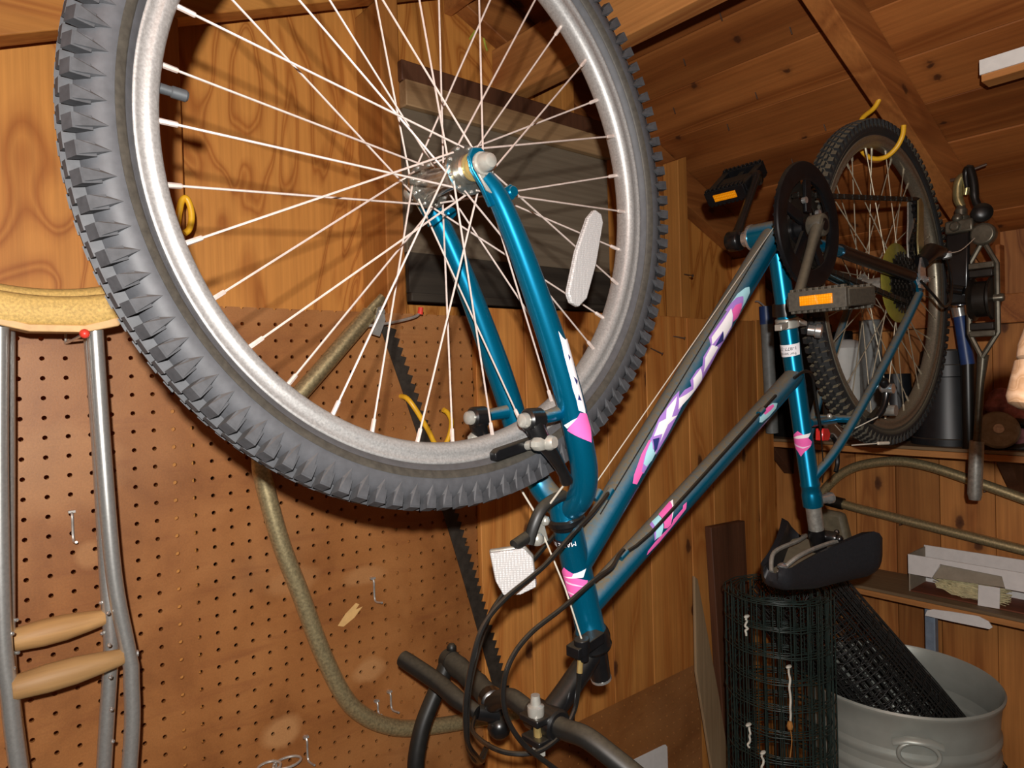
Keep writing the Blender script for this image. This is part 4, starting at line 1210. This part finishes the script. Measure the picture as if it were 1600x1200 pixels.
# ------------------------------------------------------------------ hooks that carry it
def big_hook(name, c, top, label, tx=3, ty=1):
    x = c[0]; zc = c[2]
    pts = cr([(x + tx, BY + ty, top), (x + tx * 0.8, BY + ty * 0.3 + 6, top - 16), (x + tx * 0.3, BY + 30, zc + 334), (x, BY + 38, zc + 318), (x, BY + 40, zc + 296), (x, BY + 34, zc + 270), (x, BY + 16, zc + 252), (x, BY - 8, zc + 248), (x, BY - 28, zc + 260), (x, BY - 40, zc + 280), (x, BY - 43, zc + 300)], 6)
    return build(name, MB().tube(pts, 4.6, 12), 'yellow_vinyl', label=label, cat='hook')
big_hook('storage_hook', RH, raf(1334) + 6, 'yellow storage hook in the rafter holding the rear wheel', -26, -12)
big_hook('storage_hook', FH, raf(317) + 8, 'yellow storage hook in the rafter holding the front wheel')
# ------------------------------------------------------------------ crutches
def crutch(y, dz, pr, plft, grip_z, label):
    root = empty('crutch', (30, y, -1150), label, 'crutch', 'crutches on the pegboard')
    yc = y
    # under-arm pad: long cushion, dished along the top
    n = 26
    vs = []; q = 14
    for i in range(n + 1):
        t = -1 + 2 * i / n
        x = 22 + 86 * t
        top = 40 + 14 * t * t + dz; bot = 4 + 26 * max(0, abs(t) - 0.45) ** 1.6 * 2.2 + dz
        if abs(t) > 0.9: top -= (abs(t) - 0.9) * 90
        for k in range(q):
            a = 2 * math.pi * k / q
            c, s = math.cos(a), math.sin(a)
            yy = yc + 19 * math.copysign(abs(c) ** 0.6, c) * (1 if abs(t) < 0.93 else 0.8)
            zz = (top + bot) / 2 + (top - bot) / 2 * math.copysign(abs(s) ** 0.55, s)
            vs.append((x, yy, zz))
    fs = []
    for i in range(n):
        for k in range(q):
            fs.append((i * q + k, i * q + (k + 1) % q, (i + 1) * q + (k + 1) % q, (i + 1) * q + k))
    fs += [tuple(range(q - 1, -1, -1)), tuple(n * q + k for k in range(q))]
    build('arm_pad', MB().add(vs, fs), 'crutch_pad', root, sharp=60)
    base = [(-62, 29), (-40, 9), (0, -1), (52, -1), (86, 7), (107, 27), (85, 17), (52, 7), (0, 7), (-36, 17)]
    build('pad_base', MB().prism([(a, b + dz) for a, b in base], (0, yc - 17, 0), X, Z, Y, 34), 'pad_base', root, bevel=1)
    for pl in (pr, plft):
        pole = build('pole', MB().tube(cr([(a, y, b + dz if i == 0 else b) for i, (a, b) in enumerate(pl)], 6), 8.8, 18), 'crutch_alu', root, sharp=60)
        c0 = Vector((pl[2][0], y, pl[2][1]))
        for k in range(5):
            build('adjust_button', MB().ball((pl[2][0] + (-8.2 if pl is pr else 8.2), y - 3, -330 - 38 * k), 2.4, 8), 'chrome', pole)
    xl = plft[3][0] + 6; xr = pr[3][0] - 6
    L = xr - xl
    build('hand_grip', MB().lathe((xl, y, grip_z - 4), (1, 0, 0.04), [(0, 12), (4, 13.5), (L * 0.3, 15.8), (L * 0.55, 15.5), (L * 0.8, 12.5), (L - 4, 10), (L, 9)], 20), 'grip_wood', root)
    build('grip_bolt', MB().lathe((xr + 2, y, grip_z), X, [(0, 4), (14, 4)], 8), 'chrome', root)
    build('foot_post', MB().tube([(32, y, -640), (32, y, -1120)], 11, 14), 'crutch_alu', root)
    build('rubber_tip', MB().lathe((32, y, -1150), Z, [(0, 20), (6, 21), (34, 15), (46, 14)], 18), 'rubber', root)
crutch(-135, 0, [(64.5, 4.2), (68.3, -135.9), (74.9, -289.2), (87.2, -384.8), (89.1, -416.9), (83.4, -523.9), (40.8, -855.1)], [(-25.4, 4.2), (-30.1, -127.4), (-33.0, -267.4), (-33.0, -346.0), (-29.2, -397.1), (-23.5, -484.1), (8.7, -855.1)], -386.7,
       'front aluminium crutch with tan pad nearest the camera on the pegboard')
crutch(-84, 14, [(68.2, 4.5), (73.0, -139.2), (75.8, -297.1), (77.7, -377.1), (75.8, -412.3), (65.3, -533.1), (39.6, -859.6)], [(-15.5, 4.5), (-20.3, -130.6), (-25.1, -279.1), (-27.0, -364.7), (-25.1, -412.3), (-17.5, -517.0), (9.2, -859.6)], -349.5,
       'rear aluminium crutch with tan pad, tucked behind the front one')

# ------------------------------------------------------------------ pegboard hooks
def peg_hook(x, z0, z1, label, tip=None, reach=34):
    r = empty('peg_hook', (x, -5, z1), label, 'peg hook', 'zinc wire hooks in the large pegboard')
    build('hook_wire', MB().tube(cr([(x, -1, z0 + 3), (x, -9, z0 + 3), (x, -13, z0 - 3), (x, -13, (z0 + z1) / 2), (x, -14, z1 + 4), (x, -20, z1), (x, -5 - reach, z1 + 3)], 4), 1.7, 8), 'zinc_hook', r)
    build('hook_foot', MB().obox((x, -9, z0 + 3), X, Y, Z, 4, 3, 1.5), 'zinc_hook', r)
    if tip:
        build('hook_tip', MB().ball((x, -5 - reach, z1 + 3), 5.5, 12), 'red_plastic', r)
peg_hook(50.8, -228, -263, 'small zinc peg hook between the two crutch poles')
peg_hook(482.6, -407, -442, 'small zinc peg hook right of the bent bronze tube')
peg_hook(355.6, -634, -667, 'small zinc peg hook at the bottom below the bronze tube')
peg_hook(508, -610, -636, 'small zinc peg hook just above the bronze tube lower bend')
peg_hook(482.6, -618, -636, 'short zinc peg hook at the bend of the bronze tube', reach=20)
peg_hook(50.8, 20, -6, 'red tipped peg hook under the crutch pads', tip=True, reach=152)
rh = empty('peg_hook', (330, -20, -660), 'zinc double ring tool holder low on the pegboard', 'peg hook', 'zinc wire hooks in the large pegboard')
for k, (cx, rx) in enumerate(((288, 17), (316, 21))):
    build('ring', MB().tube([(cx + rx * math.cos(a * math.pi / 10), -30 + 15 * math.sin(a * math.pi / 10), -644 - 4 * k) for a in range(20)], 2.0, 8, closed=True), 'zinc_hook', rh)
build('hook_wire', MB().tube([(304, -1, -650), (304, -16, -650), (304, -18, -690)], 1.8, 8), 'zinc_hook', rh)
lh = empty('peg_hook', (508, -40, 25), 'long bent steel peg hook with red tip beside the saw', 'peg hook')
build('hook_wire', MB().tube(cr([(470, -2, 25), (472, -40, 24), (500, -46, 28), (540, -46, 36), (566, -44, 44), (573, -44, 54)], 5), 2.6, 8), 'zinc_hook', lh)
build('hook_tip', MB().tube([(572, -44, 46), (574, -44, 58)], [5, 4.4], 10), 'red_plastic', lh)

# ------------------------------------------------------------------ bent bronze tube
bt = empty('bent_tube', (520, -36, -730), 'bent bronze coloured metal tube handle hung on the pegboard', 'tube')
path = cr([(478, -36, 45), (439, -36, 5), (387, -36, -49), (333, -36, -104), (302, -36, -140), (289, -36, -178), (295, -36, -224), (316, -36, -311), (344, -36, -395), (372, -36, -483), (404, -36, -562), (434, -36, -607), (480, -36, -645), (543, -36, -673), (667, -36, -702), (770, -36, -722)], 6)
build('tube', MB().tube(path, 13.5, 20), 'bronze_tube', bt, sharp=60)
build('flattened_end', MB().tube([(470, -36, 37), (484, -36, 51), (496, -38, 62), (503, -38, 70)], [13.4, 13.8, 14.5, 14], 20, flat=0.55), 'bronze_tube', bt)
build('end_bolt', MB().lathe((494, -48, 48), Y, [(-4, 5), (3, 5)], 6), 'steel_dull', bt)
build('end_plate', MB().prism([(-10, -22), (4, -26), (16, 2), (12, 26), (2, 22)], (484, -50, 32), X, Z, Y, 3), 'zinc_hook', bt)

# ------------------------------------------------------------------ pruning saw blade
a0, a1 = Vector((507, 0, 30)), Vector((737, 0, -690))
b0 = Vector((529, 0, 24)); b1 = Vector((765, 0, -690))
left = [a0.lerp(a1, k / 10) for k in range(11)]
right = []
nt_ = 44
for k in range(nt_):
    p = b0.lerp(b1, k / nt_); q = b0.lerp(b1, (k + 0.5) / nt_)
    d = Vector((0.95, 0, 0.30))
    right += [p, p.lerp(q, 0.75) + d * (11 if k % 4 else 7)]
bend = lambda v: (v.x + 10 * math.sin(math.pi * (30 - v.z) / 720), v.z)
mb = MB()
cl = [(bend(a0.lerp(a1, k / nt_)), bend(b0.lerp(b1, k / nt_))) for k in range(nt_ + 1)]
for k in range(nt_):
    (l0, r0), (l1, r1) = cl[k], cl[k + 1]
    tip = ((r0[0] + r1[0]) / 2 + 8.5, (r0[1] + r1[1]) / 2 + 5)
    for yy in (-16, -14.4):
        pass
    mb.prism([l0, r0, r1, l1], (0, -16, 0), X, Z, Y, 1.6)
    mb.prism([r0, tip, r1], (0, -16, 0), X, Z, Y, 1.6)
sw = build('saw_blade', mb, 'saw_steel', label='long dark rusty saw blade with teeth hanging on the pegboard', cat='saw')

# ------------------------------------------------------------------ yellow hooks on the wall
build('storage_hook', MB().tube(cr([(186, 0, 148), (186, -18, 148), (185, -34, 158), (187, -38, 176), (191, -38, 192), (197, -38, 196), (202, -38, 184), (203, -38, 168), (199, -38, 153), (193, -38, 147)], 5), 4.4, 12), 'yellow_vinyl',
      label='small yellow storage hook screwed in the stud left of the spokes', cat='hook')
build('storage_hook', MB().tube(cr([(552, -5, -96), (553, -24, -100), (563, -34, -119), (585, -36, -155), (601, -36, -184), (616, -36, -191), (631, -36, -172), (637, -36, -146), (630, -36, -130), (620, -36, -123)], 5), 4.6, 12), 'yellow_vinyl',
      label='larger yellow storage hook on the pegboard beside the saw blade', cat='hook')

# ------------------------------------------------------------------ upper shelf and what stands on it
sh = empty('wall_shelf', (1895, -600, -292), 'upper wooden shelf on the far wall behind the rear wheel', 'shelf')
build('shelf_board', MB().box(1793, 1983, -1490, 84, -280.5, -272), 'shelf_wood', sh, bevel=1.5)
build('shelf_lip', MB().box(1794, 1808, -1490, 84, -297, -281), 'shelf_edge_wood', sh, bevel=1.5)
for yy in (40, -560, -1000):
    build('shelf_bracket', MB().prism([(1983, -281.5), (1983, -400), (1972, -400), (1850, -295), (1850, -281.5)], (0, yy - 14, 0), X, Z, Y, 28), 'dark_board', sh, bevel=1)
SH = -271.6
build('black_pot', MB().lathe((1906, -432, SH), Z, [(0, 84), (16, 85), (18, 79), (150, 66), (170, 64), (172, 68), (200, 66), (202, 62), (236, 58), (240, 54)], 36), 'black_pot',
      label='large black plastic pot turned upside down on the shelf', cat='plant pot')
build('black_pot', MB().lathe((1938, -298, SH), Z, [(0, 42), (12, 43), (14, 40), (150, 36), (180, 34)], 28), 'black_pot',
      label='slim black pot between the rear spokes and the far wall', cat='plant pot')
jug = empty('plastic_jug', (1900, -172, SH), 'white plastic jug on the shelf seen through the rear spokes', 'jug')
build('jug_body', MB().lathe((1900, -172, SH), Z, [(0, 50), (6, 56), (70, 56), (76, 53), (84, 56), (170, 56), (178, 53), (186, 56), (255, 56), (275, 40), (280, 24)], 28), 'white_jug', jug)
build('jug_cap', MB().lathe((1900, -172, SH + 280), Z, [(0, 26), (22, 26), (24, 22)], 20), 'black_plastic', jug)
build('storage_tin', MB().box(1850, 1975, -112, 60, SH, SH + 330), 'iron_black', bevel=3, label='tall black tin at the corner end of the upper shelf', cat='tin')
build('grey_pipe', MB().lathe((1880, -256, SH), Z, [(0, 27), (3, 28), (325, 28), (328, 25)], 24), 'grey_pipe',
      label='upright grey plastic pipe standing beside the white jug', cat='pipe')
mb = MB()
for k in range(9):
    mb.ball((1900 + random.uniform(-18, 18), -548 - k * 7 + random.uniform(-6, 6), -205 + random.uniform(-20, 60)), random.uniform(20, 34), 12, (1, random.uniform(.7, 1.1), random.uniform(.6, 1)))
mb.ball((1900, -570, -238), 36, 14, (1, 1.3, 1))
build('cloth_bundle', mb, 'pink_cloth', label='crumpled pink and grey cloth bundle on the shelf', cat='cloth')
cw = empty('caster_wheel', (1820, -562, SH), 'flat grey wheel leaning on the shelf behind the hoist rod', 'wheel')
build('wheel_disc', MB().lathe((1820, -562, -226), (-0.9, -0.35, 0.3), [(-9, 26), (-8, 40), (-3, 44), (3, 44), (8, 40), (10, 26), (12, 12), (12, 2)], 36), 'disc_grey', cw)
build('wheel_hub', MB().lathe((1820, -562, -226), (-0.9, -0.35, 0.3), [(8, 12), (16, 11)], 18), 'steel_dull', cw)
mb = MB().tube([(1846 + 8 * math.sin(a * math.pi / 12), -590 + 42 * math.cos(a * math.pi / 12), -240 + 30 * math.sin(a * math.pi / 12)) for a in range(24)], 11, 12, closed=True)
build('iron_ring', mb, 'iron_black', label='thick black ring lying on the shelf by the cloth', cat='ring')
build('crate', MB().box(1952, 1964, -900, -512, SH, SH + 72).box(1944, 1952, -506, -494, SH, SH + 72).box(1944, 1952, -900, -888, SH, SH + 72), 'red_board', bevel=1, label='low reddish wooden crate side at the back of the shelf', cat='crate')

# ------------------------------------------------------------------ lower shelf, carton, post
ls = empty('wall_shelf', (1895, -700, -672), 'lower wooden shelf on the far wall holding the white carton', 'shelf')
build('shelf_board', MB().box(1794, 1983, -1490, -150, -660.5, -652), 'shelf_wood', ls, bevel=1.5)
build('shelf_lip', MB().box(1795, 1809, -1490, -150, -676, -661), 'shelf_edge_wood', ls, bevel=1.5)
post = empty('shelf_post', (1850, -402, FLOOR), 'blue grey painted post under the lower shelf', 'post')
build('post_shaft', MB().box(1840, 1862, -414, -390, FLOOR + 8, -661), 'blue_grey', post, bevel=2)
build('post_foot', MB().box(1820, 1882, -434, -370, FLOOR, FLOOR + 8), 'blue_grey', post, bevel=2)
bx = empty('cardboard_box', (1860, -480, -651.4), 'white cardboard carton with a cut window on the lower shelf', 'box')
B0 = -651.4
build('back_panel', MB().box(1938, 1941, -610, -358, B0, B0 + 100), 'white_card', bx)
build('side_panel', MB().box(1832, 1938, -361, -358, B0, B0 + 96), 'grey_card', bx)
build('side_panel', MB().box(1832, 1938, -610, -607, B0, B0 + 96), 'grey_card', bx)
build('floor_panel', MB().box(1832, 1938, -607, -361, B0, B0 + 3), 'red_board', bx)
build('front_panel', MB().prism([(-358, B0 + 46), (-413, B0 + 46), (-432, B0 + 84), (-562, B0 + 80), (-568, B0 + 52), (-610, B0 + 52), (-610, B0 + 96), (-358, B0 + 96)], (1829, 0, 0), Y, Z, X, 3), 'white_card', bx)
build('front_flap', MB().prism([(-512, B0), (-556, B0 + 2), (-558, B0 + 52), (-514, B0 + 50)], (1828, 0, 0), Y, Z, X, 2.5), 'white_card', bx)
build('window_sheet', MB().add([(1832, -413, B0 + 46), (1832, -566, B0 + 54), (1846, -562, B0 + 80), (1846, -432, B0 + 84)], [(0, 1, 2, 3)]), 'grey_card', bx)
mb = MB()
for k in range(260):
    y0 = -420 - random.random() * 85; z0 = B0 + 6 + random.random() * 34
    bow = random.uniform(-16, 16)
    mb.tube([(1850 + random.random() * 30, y0 + 14, z0 + 8), (1846 + random.random() * 30, y0 - 24, z0 + bow * 0.3), (1852 + random.random() * 30, y0 - 66, z0 + random.uniform(-3, 5))], 0.9, 4)
st = build('straw_bundle', mb, 'straw', label='bundle of pale straw bristles inside the white carton', cat='bristles', kind='stuff')
build('card_tab', MB().prism([(-409, -692), (-414, -678), (-428, -672), (-470, -668), (-524, -665), (-544, -672), (-552, -684), (-546, -690), (-470, -692)], (1789, 0, 0), Y, Z, X, 3), 'white_card', label='rounded white card tab hanging on the lower shelf edge', cat='card')

# ------------------------------------------------------------------ bronze tubes against the far wall
ct = empty('bent_tube', (1950, -330, -470), 'curved bronze tube under the upper shelf', 'tube')
build('tube', MB().tube(cr([(1922, -92, -440), (1922, -116, -410), (1924, -155, -374), (1924, -210, -347), (1924, -296, -330), (1924, -375, -337), (1924, -463, -361), (1924, -584, -399), (1924, -765, -458)], 6), 13, 18), 'bronze_tube', ct, sharp=60)
stt = empty('straight_tube', (1956, -400, -545), 'straight bronze tube below the curved one on the far wall', 'tube')
build('tube', MB().tube([(1952, -118, -468), (1952, -180, -478), (1952, -577, -530), (1952, -900, -572)], 13, 18), 'bronze_tube', stt, sharp=60)
build('tube_socket', MB().tube([(1952, -90, -464), (1952, -140, -471)], 17, 16), 'dark_metal', stt)
for yy, zz in ((-200, -360), (-500, -395), (-300, -508), (-700, -560)):
    build('wall_nail', MB().tube([(1986, yy, zz), (1936, yy, zz + 3)], 2.6, 8), 'nail_metal', label={-200: 'wall nail under the left of the curved tube', -500: 'wall nail under the right of the curved tube', -300: 'wall nail under the left of the straight tube', -700: 'wall nail under the right of the straight tube'}[yy], cat='nail')
build('leather_pouch', MB().hexa([(1880, -70, -600), (1925, -70, -600), (1925, -190, -600), (1880, -190, -600), (1885, -60, -480), (1920, -60, -480), (1920, -165, -486), (1885, -165, -486)]), 'saddle_under', bevel=12, label='brown leather pouch hanging on the far wall behind the saddle', cat='pouch')

# ------------------------------------------------------------------ cable hoist on the rafter
hs = empty('cable_hoist', (1640, -560, -372), 'black and steel cable hoist with pulley hanging right of the rear wheel', 'hoist')
HX = 1640
build('hook', MB().tube(cr([(HX, -552, 272), (HX, -545, 292), (HX, -546, 322), (HX, -555, 338), (HX, -562, 320), (HX, -559, 296)], 5), [8, 8.5, 9, 9.5, 10, 10, 10, 10, 10, 10, 10, 10, 9.5, 9, 8.5, 8.5, 8, 8, 8, 7.5, 7.5, 7, 6.5, 6, 5.5, 5], 12), 'gold_steel', hs)
build('hook', MB().tube(cr([(HX - 6, -586, 262), (HX - 6, -578, 284), (HX - 6, -576, 318), (HX - 6, -569, 350), (HX - 6, -562, 340), (HX - 6, -564, 310)], 5), [8] * 6 + [9] * 10 + [8, 8, 7.5, 7, 6.5, 6, 6, 5.5, 5, 5], 12), 'iron_black', hs)
build('hook_collar', MB().lathe((HX, -550, 240), Z, [(0, 16), (10, 17), (14, 12), (26, 12), (30, 9), (40, 8)], 18).ball((HX - 16, -548, 246), 11, 12), 'hoist_steel', hs)
build('hook_nut', MB().lathe((HX - 6, -590, 250), (-1, -0.4, 0), [(-14, 16), (-10, 20), (10, 20), (14, 14), (16, 8)], 18), 'iron_black', hs)
build('head_block', MB().box(HX - 22, HX + 22, -578, -524, 214, 242).lathe((HX - 24, -545, 228), X, [(-6, 12), (4, 12)], 6), 'hoist_steel', hs, bevel=4)
build('gear_housing', MB().hexa([(HX - 20, -528, 60), (HX + 20, -528, 60), (HX + 20, -566, 60), (HX - 20, -566, 60), (HX - 24, -526, 214), (HX + 24, -526, 214), (HX + 24, -572, 214), (HX - 24, -572, 214)]), 'black_metal', hs, bevel=5)
build('ratchet_pawl', MB().tube([(HX - 22, -530, 96), (HX - 24, -560, 88)], 10, 12).ball((HX - 24, -566, 86), 8, 10), 'black_metal', hs)
build('pulley_cheek', MB().lathe((HX - 10, -594, 204), X, [(-12, 20), (-8, 24), (8, 24), (12, 20)], 16), 'hoist_steel', hs, bevel=1)
for s in (-1, 1):
    yb = -590 + s * 26
    build('pulley_strap', MB().tube([(HX - 8, -592, 192), (HX - 8, yb, 140), (HX - 8, yb, -4), (HX - 8, -586, -56)], 5.5, 8), 'hoist_steel', hs)
build('pulley_wheel', MB().lathe((HX - 8, -590, 68), Y, [(-20, 44), (-16, 46), (-11, 38), (11, 38), (16, 46), (20, 44)], 36), 'dark_metal', hs)
for z_ in (132, -12):
    build('pulley_spacer', MB().box(HX - 20, HX + 6, -614, -566, z_, z_ + 13), 'hoist_steel', hs, bevel=2)
    build('pulley_plate', MB().box(HX - 22, HX + 4, -612, -568, z_ - 18 if z_ > 0 else z_ + 14, z_ - 2 if z_ > 0 else z_ + 30), 'dark_metal', hs, bevel=2)
build('pulley_axle', MB().lathe((HX - 8, -590, 68), Y, [(-38, 7), (-34, 9), (34, 9), (38, 7)], 12), 'hoist_steel', hs)
build('hoist_rod', MB().tube([(HX, -586, -50), (HX, -580, -110), (HX, -571, -240)], [11, 7.5, 7.5], 12), 'hoist_steel', hs)
build('rod_grip', MB().tube([(HX, -571, -236), (HX, -565, -352), (HX, -565, -364)], [14, 14, 11], 14), 'steel_dull', hs)
build('hoist_wire', MB().tube([(HX - 20, -545, 200), (HX - 12, -592, 196)], 1.6, 6), 'wire_bright', hs)
build('hang_nail', MB().tube([(HX, -557, 333), (HX + 6, -515, 336)], 4, 8).tube([(HX - 6, -564, 344), (HX - 2, -600, 352)], 3, 8), 'nail_metal', hs)
bl = empty('bicycle_pump', (1700, -527, SH), 'blue tube standing on the shelf behind the cable hoist', 'pump')
build('pump_foot', MB().tube([(1812, -506, SH), (1812, -506, -70)], 15, 16), 'iron_black', bl)
build('pump_barrel', MB().tube([(1812, -506, -71), (1812, -492, 50)], 15, 16), 'blue_plastic', bl)
build('pump_collar', MB().tube([(1812, -493, 44), (1812, -488, 78)], 17, 16), 'chrome', bl)

# ------------------------------------------------------------------ other hanging things
bt2 = empty('hanging_tube', (1730, -40, -250), 'dark grey tube with blue end hanging on the pine wall behind the seat tube', 'tube')
build('tube', MB().tube([(1722, -42, 60), (1740, -40, -250)], 17, 16), 'grey_pipe', bt2)
build('blue_cap', MB().tube([(1719, -42, 108), (1722, -42, 58)], 18.5, 16), 'blue_plastic', bt2)
build('cap_loop', MB().tube(cr([(1716, -42, 106), (1714, -24, 122), (1714, -13, 124)], 4), 2.5, 8), 'zinc_hook', bt2)
wb = empty('batten', (1372, -1000, 430), 'white faced wooden batten fixed under the roof at the upper right', 'batten')
build('wood_core', MB().box(1372, 1412, -1480, -666, 436, 472), 'joist_wood', wb, bevel=1.5)
build('white_face', MB().box(1368, 1371.8, -1480, -665, 448, 474), 'white_paint', wb)
build('batten_hanger', MB().box(1384, 1400, -1114, -1100, 472.5, raf(1392)), 'joist_wood', wb)
# a pale handle that hangs from the next rafter, close to the camera
hd = empty('wooden_rod', (456, -942, -104), 'pale turned wooden rod close to the camera at the right edge', 'rod')
ax = Vector((30, -20, 112)).normalized()
p0 = Vector((463, -943, -97))
build('handle_end', MB().lathe(p0, ax, [(0, 9), (2, 15), (6, 17), (30, 17.5), (31, 14)], 28), 'handle_wood', hd)
build('handle_shaft', MB().lathe(p0 + ax * 31, ax, [(0, 13.5), (2, 17), (10, 18), (24, 17), (34, 13), (39, 6)], 28), 'handle_wood', hd)
top = p0 + ax * 72
build('hanging_cord', MB().tube(cr([top - ax * 8, top + ax * 6, Vector((top.x + 10, -1040, 180)), Vector((540, -1108, raf(540)))], 6), 1.4, 6), 'twine', hd)

# ------------------------------------------------------------------ wire rolls and the can
def wire_roll(base, axis, r, h, layers, step, nv, wr, jit):
    mb = MB()
    axis = Vector(axis).normalized(); u = axis.orthogonal().normalized(); w = axis.cross(u)
    base = Vector(base)
    def P(s, a, rr): return base + axis * s + (u * math.cos(a) + w * math.sin(a)) * rr
    for l in range(layers):
        rr0 = r * (1 - 0.085 * l)
        ph = random.random() * 6
        k = 0
        s = h % step
        while s <= h + 0.5:
            pts = [P(s + random.uniform(-jit, jit), ph + 2 * math.pi * i / 36, rr0 * (1 + random.uniform(-.012, .012)) * (1 - 0.05 * i / 36)) for i in range(37)]
            mb.tube(pts, wr, 4, caps=False)
            s += step
        for i in range(nv):
            a = ph + 2 * math.pi * (i + random.uniform(-.15, .15)) / nv
            rr = rr0 * (1 - 0.05 * i / nv)
            mb.tube([P(0, a, rr), P(h * 0.35, a + random.uniform(-.02, .02), rr * (1 + random.uniform(-.02, .02))), P(h * 0.7, a + random.uniform(-.02, .02), rr), P(h, a, rr * (1 + random.uniform(-.02, .02)))], wr, 4, caps=False)
    return mb
RX, RY, RR, RTOP = 1228.0, -334.0, 108.0, -518.0
fence = empty('wire_fence_roll', (RX, RY, FLOOR), 'upright roll of dark green wire fencing below the saddle', 'wire roll')
build('wire_mesh', wire_roll((RX, RY, FLOOR), Z, RR, RTOP - FLOOR, 4, 50.75, 18, 1.25, 1.5), 'green_wire', fence, sharp=180)['kind'] = 'stuff'
for a, z0, z1 in ((-3.2, -548, -585), (-2.5, -630, -735), (-3.2, -760, -806), (-2.95, -806, -860)):
    x0 = RX + (RR + 3) * math.cos(a); y0 = RY + (RR + 3) * math.sin(a)
    pts = [(x0 + random.uniform(-3, 3), y0 + random.uniform(-3, 3), z0 + (z1 - z0) * k / 8) for k in range(9)]
    build('twine_tie', MB().tube(cr(pts, 3), 2.1, 6).ball(pts[0], 4.5, 8, (2, 1, .7)), 'twine', fence)
x0 = RX + (RR + 4) * math.cos(-2.5); y0 = RY + (RR + 4) * math.sin(-2.5)
build('rusty_knot', MB().ball((x0, y0, -742), 6, 8, (1, 1, 1.6)).tube(cr([(x0, y0, -745), (x0 + 2, y0 - 2, -770), (x0 - 6, y0 - 2, -800)], 4), 1.0, 5), 'rust', fence)
CX, CY, CR, CTOP = 1548.0, -436.0, 196.0, -760.0
canb = -1330.0
can = empty('metal_can', (CX, CY, canb), 'galvanised ribbed metal can with ring handle on the right', 'can')
prof = [(0, 150), (0, 165), (12, 170), (40, 172), (CTOP - canb - 150, 183), (CTOP - canb - 138, 190), (CTOP - canb - 128, 190), (CTOP - canb - 116, 183.5), (CTOP - canb - 108, 183.5), (CTOP - canb - 96, 191), (CTOP - canb - 86, 191), (CTOP - canb - 74, 185),
        (CTOP - canb - 14, 193), (CTOP - canb - 8, 198), (CTOP - canb - 2, 199), (CTOP - canb + 2, 196), (CTOP - canb - 4, 192), (CTOP - canb - 40, 189), (20, 166), (18, 150)]
build('can_body', MB().lathe((CX, CY, canb), Z, prof, 64), 'galvanised', can, sharp=40)
d = Vector((-0.86, -0.51, 0)).normalized(); e = Vector((-d.y, d.x, 0))
hc = Vector((CX, CY, CTOP - 60)) + d * 199
build('ring_handle', MB().tube([hc + e * (36 * math.cos(a * math.pi / 14)) + Z * (24 * math.sin(a * math.pi / 14) - 12) + d * 4 for a in range(28)], 4.2, 10, closed=True), 'galvanised', can)
build('handle_plate', MB().tube([hc + e * -44 + Z * 4 - d * 6, hc + e * -20 + Z * 16 + d * 4, hc + e * 20 + Z * 16 + d * 4, hc + e * 44 + Z * 4 - d * 6], 8, 10, flat=0.4), 'galvanised', can)
cr8 = empty('wooden_crate', (CX, CY, FLOOR), 'low wooden crate carrying the metal can', 'crate')
for k in range(4):
    zz = FLOOR + 6 + k * 100
    build('crate_slat', MB().box(CX - 200, CX + 200, CY - 200, CY - 188, zz, zz + 86), 'floor_wood', cr8, bevel=1.5)
    build('crate_slat', MB().box(CX - 200, CX + 200, CY + 188, CY + 200, zz, zz + 86), 'floor_wood', cr8, bevel=1.5)
    build('crate_slat', MB().box(CX - 200, CX - 188, CY - 187, CY + 187, zz, zz + 86), 'floor_wood', cr8, bevel=1.5)
    build('crate_slat', MB().box(CX + 188, CX + 200, CY - 187, CY + 187, zz, zz + 86), 'floor_wood', cr8, bevel=1.5)
    build('crate_top', MB().box(CX - 200 + k * 100, CX - 104 + k * 100, CY - 200, CY + 200, FLOOR + 393, canb - 0.2), 'floor_wood', cr8, bevel=1.5)
na = Vector((1625, -530, -1010)); nb = Vector((1445, -220, -560))
net = empty('netting_roll', na, 'roll of fine black netting leaning out of the metal can', 'wire roll')
build('net_mesh', wire_roll(na, nb - na, 115, (nb - na).length, 3, 22, 34, 1.4, 6.0), 'black_net', net, sharp=180)['kind'] = 'stuff'
